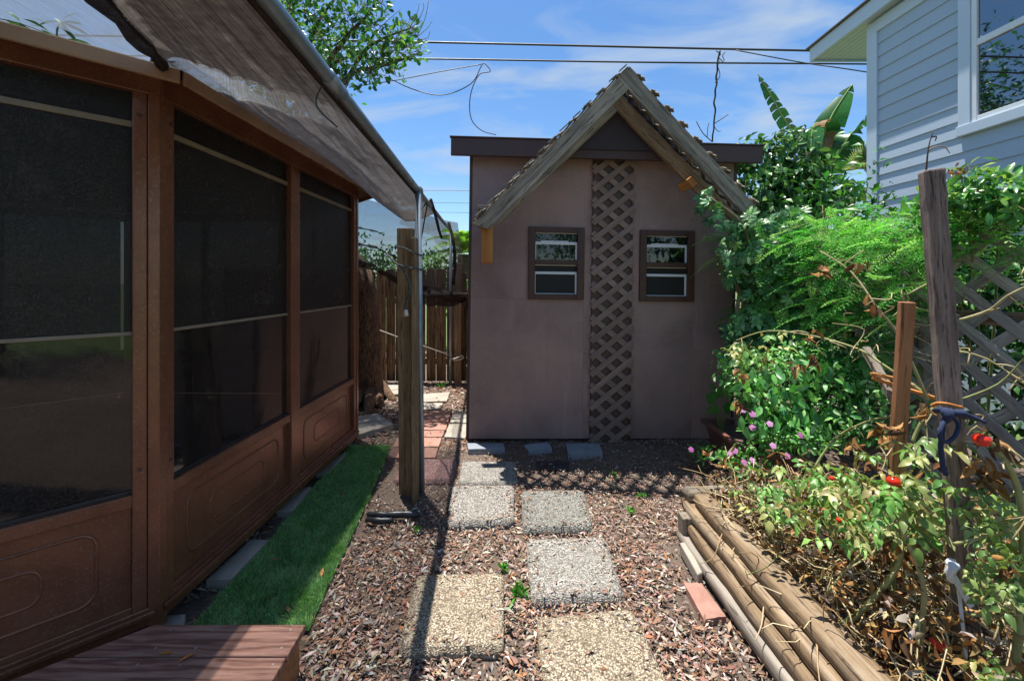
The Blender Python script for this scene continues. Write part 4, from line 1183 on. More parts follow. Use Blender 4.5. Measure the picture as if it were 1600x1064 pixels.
# ------------------------------------------------------------------ neighbouring house
def house():
    t = thing('house', (7, 2, 0), 'pale blue grey clapboard house behind the lattice fence', 'house')
    XW = 4.95; DF = 5.87; ex = 0.178; z0 = 2.0; ztop = 5.0
    def xw(d): return XW + 0.045 * (DF - d)
    d0 = 2.2
    mesh_obj('wall', [(xw(DF) + .03, DF - .02, 0), (xw(d0) + .03, d0, 0), (xw(d0) + 5, d0, 0), (xw(DF) + 5, DF - .02, 0), (xw(DF) + .03, DF - .02, ztop), (xw(d0) + .03, d0, ztop), (xw(d0) + 5, d0, ztop), (xw(DF) + 5, DF - .02, ztop)], [tuple(reversed(f)) for f in BOXF], M['siding'], t)
    z = z0
    while z < ztop - 0.05:
        v = []
        for d in (DF - 0.09, d0):
            x = xw(d)
            v += [(x - 0.010, d, z), (x + 0.031, d, z), (x + 0.031, d, z + ex + 0.01), (x + 0.006, d, z + ex + 0.01)]
        mesh_obj('siding_board', v, [(0, 1, 2, 3), (7, 6, 5, 4), (0, 4, 5, 1), (1, 5, 6, 2), (2, 6, 7, 3), (3, 7, 4, 0)], M['siding'], t)
        z += ex
    def wbox(name, da, db, n0, n1, za, zb, mat, par=None, bev=0.004):
        v = []
        for zz in (za, zb):
            for d, n in ((da, n0), (db, n0), (db, n1), (da, n1)):
                v.append((xw(d) - n, d, zz))
        return mesh_obj(name, v, BOXF, M[mat], par or t, bevel=bev)
    wbox('corner_board', DF, DF - 0.155, -0.05, 0.024, 0.0, ztop, 'house_trim')
    wbox('frieze_board', DF - 0.157, d0, -0.03, 0.026, ztop - 0.16, ztop - 0.001, 'house_trim')
    # eave
    zr = lambda d: ztop + 0.05 * (DF + 0.85 - d)
    oh = 0.14
    def ev(name, da, db, xa, xb, za, zb, mat, bev=0.003):
        v = []
        for k in (za, zb):
            for d, x in ((da, xa), (db, xa), (db, xb), (da, xb)):
                v.append((xw(d) + x, d, zr(d) + k - 0.04))
        return mesh_obj(name, v, BOXF, M[mat], t, bevel=bev)
    ev('fascia', DF + 0.86, d0, -oh - 0.03, -oh, -0.01, 0.20, 'house_trim')
    ev('shingle_edge', DF + 0.90, d0, -oh - 0.07, 3.0, 0.201, 0.225, 'shingle')
    ev('fascia', DF + 0.86, DF + 0.83, -oh + 0.001, 4.0, -0.01, 0.19, 'house_trim')
    x = -oh + 0.001
    while x < 1.6:
        ev('soffit_board', DF + 0.829, DF - 0.02 if x > 0.0 else d0, x, x + 0.078, 0.02, 0.032, 'house_trim', 0.002)
        x += 0.0835
    # roof slope rising to the right
    a = [(xw(DF) - oh - 0.07, DF + 0.9, zr(DF + 0.9) + 0.19), (xw(d0) - oh - 0.07, d0, zr(d0) + 0.19), (9.5, d0, 7.2), (9.5, DF + 0.9, 7.0)]
    mesh_obj('roof', a, [(0, 1, 2, 3)], M['shingle'], t)
    # window
    dl = 4.70; dr = 3.45; zb, zt_ = 3.07, 4.95
    wd = wbox('window', dl - 0.14, dr + 0.14, -0.01, 0.012, zb + 0.14, zt_ - 0.1, 'glass_blue', bev=0)
    wbox('casing', dl, dl - 0.12, 0.0, 0.045, zb, zt_, 'house_trim', wd); wbox('casing', dr + 0.12, dr, 0.0, 0.045, zb, zt_, 'house_trim', wd)
    wbox('casing', dl - 0.121, dr + 0.121, 0.0, 0.044, zt_ - 0.1, zt_, 'house_trim', wd)
    wbox('sill', dl + 0.01, dr - 0.01, 0.0, 0.06, zb - 0.01, zb + 0.10, 'house_trim', wd)
    wbox('sash_bar', dl - 0.122, dl - 0.175, 0.0, 0.034, zb + 0.10, zt_ - 0.101, 'white', wd); wbox('sash_bar', dr + 0.17, dr + 0.122, 0.0, 0.034, zb + 0.10, zt_ - 0.101, 'white', wd)
    wbox('sash_bar', dl - 0.176, dr + 0.171, 0.0, 0.032, zb + 0.101, zb + 0.16, 'white', wd)
    wbox('sash_bar', dl - 0.176, dr + 0.171, 0.0, 0.036, 3.98, 4.05, 'white', wd)
house()

# ------------------------------------------------------------------ lattice fence on the right
LF0 = Vector((2.10, 3.80, 0)); LF1 = Vector((2.98, 1.35, 0))
lfd = (LF1 - LF0); lfl = lfd.length; lfd.normalize(); lfn = Vector((lfd.y, -lfd.x, 0))   # normal, towards the path
if lfn.x > 0: lfn = -lfn
def lattice_fence():
    t = thing('lattice_fence', LF0, 'weathered grey lattice fence overgrown with fern on the right', 'fence')
    Z0, Z1 = 0.12, 1.86; sp = 0.205; w = 0.055
    k = -Z1
    while k < lfl + 0.2:
        for sg, off in ((1, 0.0), (-1, 0.0125)):
            s0, s1 = (k, k + (Z1 - Z0)) if sg > 0 else (k + (Z1 - Z0), k)
            za, zb = Z0, Z1
            def cl(sa, z, sb, z2):
                if sa < 0: tt = (0 - sa) / (sb - sa); return 0.0, z + (z2 - z) * tt
                if sa > lfl: tt = (lfl - sa) / (sb - sa); return lfl, z + (z2 - z) * tt
                return sa, z
            if max(s0, s1) < 0.03 or min(s0, s1) > lfl - 0.03: continue
            a = cl(s0, za, s1, zb); b = cl(s1, zb, s0, za)
            p0 = LF0 + lfd * a[0] + lfn * off; p1 = LF0 + lfd * b[0] + lfn * off; p0.z = a[1]; p1.z = b[1]
            if (p1 - p0).length < 0.06: continue
            beam('slat', p0, p1, w, 0.011, M['lattice_fence'], t, up=tuple(lfn), bevel=0.0015)
        k += sp
    for s in (0.0, 1.25, lfl):
        p = LF0 + lfd * s - lfn * 0.06
        beam('fence_post', p, p + Vector((0, 0, 1.9)), 0.085, 0.085, M['grey_wood'], t, up=(0, 1, 0))
    for z in (0.35, 1.25):
        a = LF0 - lfn * 0.03; b = LF1 - lfn * 0.03
        beam('rail', (a.x, a.y, z), (b.x, b.y, z), 0.035, 0.08, M['log'], t)
lattice_fence()

# ------------------------------------------------------------------ raised bed of landscape timbers
def half_log(name, p0, p1, w, h, mat, parent):
    M_, Ln = frame_of(p0, p1); n = 26; prof = []
    for k in range(16):
        an = 2 * math.pi * k / 16
        c, s = math.cos(an), math.sin(an)
        y = w / 2 * math.copysign(abs(c) ** 0.75, c); z = h / 2 * math.copysign(abs(s) ** 0.45, s)
        prof.append((y, z))
    v = []; f = []
    for i in range(n + 1):
        x = Ln * i / n; wob = 0.003 * math.sin(i * 0.9 + Ln); sc = 1 - (0.10 if i in (0, n) else 0)
        for (y, z) in prof:
            v.append((x, y * sc + wob + random.uniform(-.0012, .0012), z * sc + random.uniform(-.0012, .0012)))
    k = 16
    for i in range(n):
        for j in range(k):
            j2 = (j + 1) % k; f.append((i * k + j, i * k + j2, (i + 1) * k + j2, (i + 1) * k + j))
    f.append(tuple(range(k - 1, -1, -1))); f.append(tuple(n * k + j for j in range(k)))
    return mesh_obj(name, v, f, mat, parent, True, M=M_)
bed = thing('raised_bed', (1.0, 2.0, 0), 'raised garden bed edged with stacked rounded landscape timbers', 'garden bed')
def bx(d): return 0.985 + 0.028 * (2.4 - d)
def tl(dx, z, w, h, mat, d0=2.38, d1=0.75, nm='timber'):
    return half_log(nm, (bx(d0) + dx, d0, z), (bx(d1) + dx, d1, z), w, h, M[mat], bed)
tl(-0.030, 0.040, 0.075, 0.070, 'log_grey', 2.37)
tl(0.000, 0.105, 0.085, 0.066, 'log', 2.30)
tl(0.030, 0.172, 0.085, 0.068, 'log', 2.42)
tl(0.076, 0.238, 0.112, 0.072, 'log', 2.36)
half_log('timber', (1.00, 2.42, 0.235), (1.75, 2.50, 0.225), 0.085, 0.07, M['grey_wood'], bed)
half_log('timber', (1.00, 2.44, 0.160), (1.75, 2.52, 0.155), 0.085, 0.07, M['log'], bed)
half_log('timber', (0.99, 2.45, 0.070), (1.75, 2.53, 0.065), 0.085, 0.09, M['log'], bed)
beam('end_stub', (0.955, 2.335, 0.05), (0.955, 2.335, 0.165), 0.05, 0.075, M['grey_wood'], bed, up=(0, 1, 0), bevel=0.006)
bs = mesh_obj('edging_block', [tuple(gr(x, y, 0.06)) for x, y in ((1062, 847), (1073, 846), (1098, 893), (1090, 897))] + [tuple(gr(x, y, 0.06) - Vector((0, 0, 0.06))) for x, y in ((1062, 847), (1073, 846), (1098, 893), (1090, 897))], [(3, 2, 1, 0), (4, 5, 6, 7), (0, 1, 5, 4), (1, 2, 6, 5), (2, 3, 7, 6), (3, 0, 4, 7)], M['concrete'], None, bevel=0.006)
tag(bs, 'grey concrete edging piece at the back end of the timber bed', 'block')
def soilz(u, w):
    d = 0.7 + 1.74 * w; x = bx(d) + 0.06 + u * 1.15
    return (x, d, 0.205 + 0.03 * mnoise.noise(Vector((x * 4, d * 4, 0))))
net_sheet('soil', 30, 44, soilz, M['soil'], bed)

# ================================================================== plants
G_MID = [hx('4f8a3c'), hx('3d7433'), hx('68a04c'), hx('2f5f2c')]
G_DARK = [hx('2f5a30'), hx('3c6d38'), hx('25482a'), hx('4d8046')]
G_BRIGHT = [hx('62a83f'), hx('4f9638'), hx('7fbb52'), hx('3f8434')]
G_PALE = [hx('8f9f5c'), hx('7d9250'), hx('a5a96c'), hx('6d8748'), hx('b5b27c'), hx('9a8f56')]
DRY = [hx('8a6238'), hx('a07848'), hx('6d4a2c'), hx('b08c5c'), hx('57402c')]
STEM_C = [hx('a89a6a'), hx('8f9560'), hx('b7a883')]

def stems(name, paths, rad, col, parent, n=5, taper=0.4):
    if len(paths) <= 14 and name != 'twigs':
        for i, p in enumerate(paths):
            m = MB(); r = rad[i] if hasattr(rad, '__len__') else rad
            p = smooth_path(p, 4); k = len(p); c = col[i % len(col)]
            m.tube(p, [r * (1 - (1 - taper) * j / (k - 1)) for j in range(k)], n, c=c[:3])
            o = m.build(name, M['stem'], parent, True)
        return o
    m = MB()
    for i, p in enumerate(paths):
        r = rad[i] if hasattr(rad, '__len__') else rad
        p = smooth_path(p, 4); k = len(p)
        c = col[i % len(col)] if isinstance(col, list) else col
        m.tube(p, [r * (1 - (1 - taper) * j / (k - 1)) for j in range(k)], n, c=c[:3])
    return tag(m.build(name, M['stem'], parent, True), kind='stuff')

def stems_joined(name, paths, rad, col, parent, n=4):
    m = MB()
    for i, p in enumerate(paths): m.tube(smooth_path(p, 3), rad, n, c=col[i % len(col)][:3])
    return m.build(name, M['stem'], parent, True)

def compound(L, P, N, size, cols, n5=5, spread=1.35, wr=0.42):
    """palmate leaf: n5 leaflets round one point"""
    n = len(P); N = unit(np.asarray(N, float)); D = unit(np.cross(N, rdir(n)))
    D = unit(D + np.array([0, 0, -0.9])); S = unit(np.cross(N, D)); D = np.cross(S, N)
    C = pick(cols, n, 0.2)
    for k in range(n5):
        a = (k / (n5 - 1) - 0.5) * 2 * spread
        A = D * math.cos(a) + S * math.sin(a)
        sz = size * (1 - 0.25 * abs(a) / spread) * RNG.uniform(0.85, 1.1, n)
        L.add(P + A * 0.006, A, N + RNG.normal(0, 0.2, (n, 3)), sz, sz * wr, C * RNG.uniform(0.9, 1.12, (n, 1)), 0.12, 0.22, (0.6, 1.0, 0.75))

# ---- creeper near the shed corner
def creeper():
    t = thing('creeper_vine', LF0 + Vector((0, -0.2, 0)), 'dark five-leaved creeper climbing the fence end beside the shed', 'vine')
    L1 = Leaves(); n = 620
    px = 1130 + 130 * RNG.random(n); py = 330 + 230 * RNG.random(n)
    keep = (px - 1125) > 25 * np.sin(py / 23.0) + 10
    px, py = px[keep], py[keep]; n = len(px)
    d = 3.35 + 0.28 * RNG.random(n) - (px - 1130) / 130 * 0.25
    P = np.array([at(a, b, c) for a, b, c in zip(px, py, d)])
    N = np.tile(np.array([-0.5, -0.8, 0.55]), (n, 1)) + RNG.normal(0, 0.45, (n, 3))
    compound(L1, P, N, RNG.uniform(0.05, 0.085, n), [hx('4f8048'), hx('3f6c3e'), hx('659458'), hx('7da870')])
    # tongue hanging over the awning end
    pts = [(1102, 300), (1112, 318), (1098, 325), (1120, 338), (1132, 350), (1110, 342), (1140, 365), (1150, 380), (1125, 352), (1108, 308), (1146, 352), (1160, 395), (1138, 398), (1150, 420), (1142, 440), (1100, 312), (1118, 328)]
    Q = np.array([at(a + random.uniform(-4, 4), b + random.uniform(-4, 4), 3.25 + random.uniform(-.05, .05)) for a, b in pts for _ in range(2)])
    compound(L1, Q, np.tile(np.array([-0.3, -1, 0.3]), (len(Q), 1)) + RNG.normal(0, 0.4, (len(Q), 3)), RNG.uniform(0.05, 0.08, len(Q)), [hx('4f8048'), hx('3f6c3e'), hx('7da870')])
    L1.build('leaves', M['leaf_gloss'], t)
    stems('stem', [[at(1150, 690, 3.6), at(1155, 600, 3.58), at(1160, 540, 3.5), at(1152, 490, 3.45), at(1158, 450, 3.45), at(1170, 400, 3.4), at(1160, 350, 3.35), at(1110, 310, 3.25)],
                   [at(1160, 600, 3.55), at(1149, 540, 3.5), at(1162, 480, 3.45), at(1150, 440, 3.42), at(1180, 360, 3.38)],
                   [at(1158, 470, 3.45), at(1140, 380, 3.35), at(1120, 330, 3.28)]], [0.022, 0.016, 0.008], [hx('8a7a66'), hx('76695a')], t, 7)
creeper()

# ---- feathery fern on the fence
def fronds(L, O, D, Ln, cols, nodes=16, fine=5, wid=0.30, droop=0.55, bw=0.006):
    n = len(O); D = unit(D); C = pick(cols, n, 0.22)
    S = unit(np.cross(D, np.array([0, 0, 1.0])) + RNG.normal(0, 0.25, (n, 3)))
    for k in range(1, nodes):
        t = k / nodes
        def pt(tt): return O + D * (Ln * tt)[:, None] + np.array([0, 0, -1.0]) * (Ln * droop * tt * tt)[:, None]
        c = pt(np.full(n, t)); ax = unit(pt(np.full(n, t + 0.02)) - c)
        bl = Ln * wid * (1 - t) ** 0.7 * min(1, 0.35 + t * 3)
        for sg in (-1, 1):
            B = unit(S * sg + ax * 0.75)
            Nn = np.cross(ax, S)
            for j in range(fine):
                u = (j + 0.5) / fine
                q = c + B * (bl * u)[:, None]
                dirn = unit(B * 0.8 + ax * (0.8 if j % 2 else -0.25) + RNG.normal(0, 0.22, (n, 3)))
                L.blade(q, q + dirn * (bl * 0.34)[:, None], bw, C * (0.85 + 0.3 * t))
    return C
def fern():
    t = thing('feathery_fern', LF0 + lfd * 1.0, 'bright feathery fern spilling over the top of the lattice fence', 'fern')
    L1 = Leaves()
    def lot(n, s0, s1, z0, z1, off0, off1, l0, l1, cols):
        s = RNG.uniform(s0, s1, n); z = RNG.uniform(z0, z1, n)
        o = RNG.uniform(off0, off1, n)
        O = np.array([LF0 + lfd * a + lfn * c + Vector((0, 0, b)) for a, b, c in zip(s, z, o)])
        D = np.array(lfn)[None] * RNG.uniform(-0.1, 0.9, (n, 1)) + np.array(lfd)[None] * RNG.uniform(-0.9, 0.7, (n, 1)) + np.array([0, 0, 1.0]) * RNG.uniform(-0.2, 0.75, (n, 1))
        fronds(L1, O, D, RNG.uniform(l0, l1, n), cols)
    GF = [hx('72c054'), hx('5cab48'), hx('92d06e'), hx('48963f'), hx('a5d880')]
    GS = [hx('4f9748'), hx('3d803c'), hx('69ab56')]
    lot(250, -0.05, 1.55, 1.62, 1.86, -0.15, 0.22, 0.22, 0.42, GF)
    lot(270, 0.1, 1.40, 1.15, 1.70, 0.0, 0.20, 0.18, 0.38, GF + GS)
    lot(200, 0.1, 1.25, 0.80, 1.30, 0.0, 0.16, 0.18, 0.34, GS)
    lot(90, 1.4, 2.1, 1.55, 1.90, -0.1, 0.1, 0.2, 0.36, GF)
    L1.build('fronds', M['fern'], t)
    sp = []
    for _ in range(130):
        s = random.uniform(0, 1.6); z = random.uniform(0.9, 1.9); p = LF0 + lfd * s + lfn * 0.1 + Vector((0, 0, z))
        sp.append([p, p + lfd * random.uniform(-.15, .15) + lfn * 0.08 + Vector((0, 0, random.uniform(-.05, .12))), p + lfd * random.uniform(-.3, .3) + lfn * 0.16 + Vector((0, 0, random.uniform(-.15, .1)))])
    stems('stem', sp, 0.0026, [hx('c9bb8c'), hx('9a8a62'), hx('7d6a4a')], t, 4)
fern()

def leaf_cloud(L, cen, rad, n, ln, wr, cols, hollow=0.55, up=0.35, drp=0.3, full=True, clumps=14):
    cen = np.array(cen); rad = np.array(rad)
    cc = rdir(clumps) * RNG.uniform(hollow, 1.0, (clumps, 1)); ci = RNG.integers(0, clumps, n)
    q = cc[ci] + np.clip(RNG.normal(0, 0.24, (n, 3)), -0.42, 0.42)
    P = cen + q * rad
    out = unit(q + 1e-6)
    A = unit(out * 0.6 + rdir(n) + np.array([0, 0, -drp])); N = unit(out * 0.7 + rdir(n) * 0.6 + np.array([0, 0, up]))
    shade = RNG.uniform(0.82, 1.15, clumps)[ci][:, None]
    l = RNG.uniform(ln * 0.7, ln * 1.25, n)
    (L.add if full else L.simple)(P, A, N, l, l * wr, pick(cols, n, 0.2) * shade)
    return cen + cc * rad

# ---- leafy vine heap above the fence, behind the shed corner
def heap():
    t = thing('vine_heap', (2.8, 4.6, 0), 'rounded heap of glossy vine leaves above the fence beside the shed roof', 'vine')
    L1 = Leaves(); tips = []
    for (px, py, d, rx, rz, n) in ((1195, 262, 4.5, 0.42, 0.34, 900), (1165, 290, 4.4, 0.25, 0.3, 400), (1238, 255, 4.6, 0.34, 0.32, 600), (1215, 320, 4.4, 0.5, 0.3, 700), (1270, 300, 4.6, 0.4, 0.25, 400)):
        c = at(px, py, d); tips += list(leaf_cloud(L1, c, (rx, 0.35, rz), n, 0.085, 0.55, [hx('4f7f45'), hx('62934f'), hx('376437'), hx('7fa765'), hx('2d5330')], drp=0.9))
    L1.build('leaves', M['leaf_gloss'], t)
    b = Vector((2.7, 4.6, 0)); sp = []
    for q in tips[::3]:
        q = Vector(q); sp.append([b + Vector((random.uniform(-.2, .3), 0, 0)), Vector((b.x * .5 + q.x * .5, 4.55, q.z * .6)), q])
    stems('stem', sp, 0.012, [hx('7b6a55')], t, 5)
heap()

# ---- shrubs filling the yard behind the lattice fence
def back_shrubs():
    spots = [(1330, 400, 3.4, 0.45, 0.6, 'dark leafy shrub right behind the middle of the lattice fence'),
             (1480, 420, 3.2, 0.5, 0.55, 'leafy shrub behind the lattice fence, left of the tall grey post top'),
             (1620, 440, 3.0, 0.5, 0.6, 'leafy shrub behind the open lattice at the right edge'),
             (1260, 430, 4.2, 0.55, 0.7, 'shrub in the gap between shed corner and fern'),
             (1400, 520, 3.3, 0.6, 0.6, 'low dark shrub seen through the lattice behind the orange stake'),
             (1560, 560, 2.9, 0.5, 0.6, 'low shrub seen through the lattice at right beneath the open slats')]
    for px, py, d, rx, rz, lab in spots:
        c = at(px, py, d); t = thing('shrub', (c.x, c.y, 0), lab, 'shrub', 'shrubs behind the lattice fence')
        L1 = Leaves(); tips = leaf_cloud(L1, c, (rx, rx * 0.9, rz), 1300, 0.075, 0.5, G_DARK + G_MID, hollow=0.3, full=False, clumps=20)
        L1.build('leaves', M['leaf'], t)
        stems('stem', [[Vector((c.x, c.y, 0)), Vector((c.x, c.y, c.z * .5)), Vector(q)] for q in tips[::3]], 0.012, [hx('5f5040')], t, 5)
back_shrubs()

# ---- rose-like shrub over the fence at the right edge
def right_shrub():
    c = at(1545, 312, 2.35); t = thing('flowering_shrub', (c.x, c.y, 0), 'glossy green shrub with reddish buds over the fence at the right edge', 'shrub')
    L1 = Leaves()
    leaf_cloud(L1, at(1540, 305, 2.3), (0.30, 0.22, 0.12), 430, 0.07, 0.42, [hx('5f9a4a'), hx('79ad58'), hx('3f7a3a'), hx('9cb86a')], drp=0.2)
    leaf_cloud(L1, at(1590, 330, 2.2), (0.22, 0.2, 0.14), 260, 0.07, 0.42, [hx('5f9a4a'), hx('79ad58'), hx('3f7a3a')], drp=0.3)
    leaf_cloud(L1, at(1490, 330, 2.3), (0.12, 0.15, 0.12), 160, 0.06, 0.4, [hx('4d8542'), hx('3f7a3a')], drp=0.3)
    L1.build('leaves', M['leaf_gloss'], t)
    L2 = Leaves(); q = np.array(at(1502, 270, 2.25)); n = 40
    L2.add(q + RNG.normal(0, 0.018, (n, 3)), rdir(n, 0.6), rdir(n), 0.02, 0.012, pick([hx('a0554a'), hx('b98a70'), hx('7d8a4a')], n))
    L2.build('buds', M['leaf'], t)
    b = Vector((c.x + 0.05, c.y + 0.1, 0))
    stems('stem', [[b, b + Vector((0, 0, 1.2)), at(1502, 275, 2.25)], [b, b + Vector((0.1, 0, 1.3)), at(1560, 300, 2.3)], [b, b + Vector((0, 0.05, 1.2)), at(1530, 310, 2.3)]], 0.01, [hx('6f7a4a')], t)
right_shrub()

# ---- banana plant and fan palm behind
def banana():
    b = at(1285, 330, 7.4); b.z = 0
    t = thing('banana_plant', b, 'banana plant with torn broad leaves rising behind the fern', 'banana plant')
    def leaf(pts, width, tears, col, side, seed, cup=0.35, brown=0.0):
        rs = random.Random(seed); P = smooth_path([at(x, y, d) for x, y, d in pts], 7); n = len(P)
        m = MB(); V = []; F = []; C = []
        side = Vector(side)
        for sg in (-1, 1):
            i = 0
            while i < n - 1:
                k = rs.choice(tears); j = min(n - 1, i + k)
                gap = 0.12 if rs.random() < 0.7 else 0.0
                dr = rs.uniform(0.0, 0.6) * cup; bend = rs.uniform(-0.3, 0.3)
                base = len(V)
                cc = col[rs.randrange(len(col))]
                if rs.random() < brown: cc = hx('8a6a48')
                for q in range(i, j + 1):
                    t0 = q / (n - 1); w = width * math.sin(math.pi * min(1, 0.08 + t0 * 0.95)) ** 0.6 * (1.0 if sg > 0 else 0.95)
                    ax = (P[min(q + 1, n - 1)] - P[max(q - 1, 0)]).normalized()
                    S = (side - ax * side.dot(ax)).normalized() * sg; U = ax.cross(S) * sg
                    f = (q - i) / max(1, j - i)
                    for r_, (a, z) in enumerate(((0, 0), (0.5, -0.08), (1.0, -0.30))):
                        sh_ = (0.5 - f) * gap * a * 2
                        V.append(P[q] + S * w * a * (1 - 0.12 * abs(f - .5)) + ax * (w * 0.25 * a + sh_ * 0.2) - U * w * (z * cup * -1 + dr * a * a * -1) + Vector((0, 0, -1)) * w * a * a * (cup * 0.5 + dr * 0.4))
                        v = rs.uniform(0.9, 1.1) * (0.9 + 0.2 * a); C.append(tuple(x * v for x in cc[:3]))
                for q in range(j - i):
                    for r_ in range(2):
                        a = base + q * 3 + r_; F.append((a, a + 1, a + 4, a + 3))
                i = j
        lo = mesh_obj('leaf', [tuple(x) for x in V], F, M['leaf_thick'], t, True, C)
        mb = MB(); mb.tube(P, [0.018 * (1 - 0.8 * i / n) + 0.003 for i in range(n)], 6, c=hx('9db36a')[:3]); mb.build('midrib', M['stem'], lo, True)
    GB = [hx('37783f'), hx('2a6434'), hx('4a8e4a')]
    leaf([(1272, 262, 7.4), (1250, 222, 7.3), (1225, 186, 7.25), (1205, 150, 7.2), (1184, 116, 7.15)], 0.12, (1, 2, 2, 3), [hx('2f6a3c'), hx('3f7d48'), hx('55765a')], (0.8, -0.4, 0.6), 3, 0.9)
    leaf([(1284, 285, 7.4), (1284, 235, 7.4), (1298, 185, 7.35), (1332, 132, 7.3)], 0.26, (5, 7, 9), GB, (0.85, -0.5, 0.35), 5, 0.35)
    leaf([(1284, 290, 7.35), (1282, 235, 7.2), (1290, 200, 7.1), (1272, 196, 7.0), (1268, 240, 6.95), (1276, 275, 6.95)], 0.22, (4, 6, 8), GB, (0.3, -0.9, 0.2), 9, 0.4, 0.3)
    leaf([(1288, 285, 7.3), (1305, 250, 7.1), (1330, 210, 6.9), (1362, 180, 6.75)], 0.26, (3, 4, 6), GB, (0.4, -0.6, 0.75), 12, 0.3)
    leaf([(1280, 290, 7.4), (1262, 262, 7.3), (1252, 240, 7.2), (1246, 260, 7.1)], 0.2, (3, 5), GB, (0.7, -0.6, 0.3), 21, 0.5)
    st = MB(); st.tube([b, b + Vector((0, 0, 1.6)), at(1284, 285, 7.4)], [0.13, 0.11, 0.06], 10, c=hx('8d9a5c')[:3]); st.build('trunk', M['stem'], t, True)
    for k, (x, y) in enumerate(((1272, 262), (1290, 240), (1300, 255))):
        s2 = MB(); s2.tube(smooth_path([at(1282, 300, 7.4), at((1282 + x) / 2, (300 + y) / 2 - 4, 7.38), at(x, y, 7.35)]), 0.022, 6, c=hx('b0b96a')[:3]); s2.build('leaf_stalk', M['stem'], t, True)
banana()

def fan_palm(px, py, d, n, ln, label, cols, spread=1.0):
    c = at(px, py, d); t = thing('fan_palm', (c.x, c.y, 0), label, 'palm')
    L1 = Leaves()
    for k in range(n):
        o = np.array(c) + RNG.normal(0, 0.05, 3); dr = unit(RNG.normal(size=(1, 3)) * [[1, 1, 0.7]] + [[0, -0.2, 0.45]])[0]
        q = o + dr * ln * RNG.uniform(0.4, 0.8); m = 26
        side = unit(np.cross(dr, [0, 0, 1.0])[None])[0]
        an = np.linspace(-1.5, 1.5, m)
        A = dr[None] * np.cos(an)[:, None] + side[None] * np.sin(an)[:, None] + np.array([0, 0, -0.15])
        L1.simple(np.tile(q, (m, 1)), A, np.tile(np.cross(dr, side), (m, 1)), ln * RNG.uniform(0.55, 0.75, m), ln * 0.05, pick(cols, m, 0.15), -0.1, 0.3)
    L1.build('fronds', M['leaf'], t)
    st = MB(); st.tube([Vector((c.x, c.y, 0)), c], [0.12, 0.09], 8, c=hx('7d6a52')[:3]); st.build('trunk', M['stem'], t, True)
fan_palm(1325, 285, 7.0, 16, 0.55, 'grey green fan palm right of the banana plant', [hx('8a9a78'), hx('a5af8f'), hx('6f8260')])

def feather_palm(px, py, d, n, ln, label, cols):
    c = at(px, py, d); t = thing('palm_tree', (c.x, c.y, 0), label, 'palm')
    L1 = Leaves(); O = np.tile(np.array(c), (n, 1)); an = np.linspace(0, 2 * math.pi, n, endpoint=False) + RNG.normal(0, 0.15, n)
    el = RNG.uniform(0.25, 1.3, n); D = np.stack([np.cos(an) * np.cos(el), np.sin(an) * np.cos(el), np.sin(el)], 1)
    C = pick(cols, n, 0.15); L_ = ln * RNG.uniform(0.8, 1.1, n)
    for k in range(2, 34):
        tt = k / 34
        c0 = O + D * (L_ * tt)[:, None] - np.array([0, 0, 1.0]) * (L_ * 0.55 * tt * tt)[:, None]
        ax = unit(D - np.array([0, 0, 1.0]) * (1.1 * tt)); S = unit(np.cross(ax, [0, 0, 1.0]) + 1e-6)
        for sg in (-1, 1):
            L1.simple(c0, S * sg + ax * 0.9 + np.array([0, 0, 0.25]), np.array([0, 0, 1.0]), ln * 0.3 * (1 - 0.55 * tt), 0.03, C * (0.9 + 0.3 * tt), 0.05, 0.2)
    L1.build('fronds', M['leaf'], t)
    st = MB(); st.tube([Vector((c.x, c.y, 0)), c], [0.2, 0.15], 8, c=hx('6d5a45')[:3]); st.build('trunk', M['stem'], t, True)
feather_palm(726, 398, 9.0, 26, 1.15, 'bright green feather palm beyond the rear fence beside the shed', [hx('86b54a'), hx('6fa03e'), hx('a5c760')])

# ---- trees and shrubs beyond the rear fence
for (px, py, d, r_, lab) in ((738, 470, 7.0, 0.45, 'dark bush between rear fence and shed corner'),
                           (680, 432, 9.5, 1.0, 'bush beyond the fence seen through the net right of the pipe'),
                           (610, 432, 10.0, 1.0, 'bush beyond the fence seen through the net left of the wooden post'),
                           (540, 420, 10.0, 1.2, 'bush beyond the fence next to the gazebo eave')):
    c = at(px, py, d); t = thing('bush', (c.x, c.y, 0), lab, 'bush', 'bushes beyond the rear fence'); L1 = Leaves()
    tips = leaf_cloud(L1, c, (r_, r_ * .8, r_ * .62), 1500, 0.12, 0.5, G_DARK + G_MID, hollow=0.35, full=False, clumps=22); L1.build('leaves', M['leaf'], t)
    stems('stem', [[Vector((c.x, c.y, 0)), Vector((c.x, c.y, c.z * .6)), Vector(q)] for q in tips[::4]], 0.02, [hx('5f5040')], t, 5)

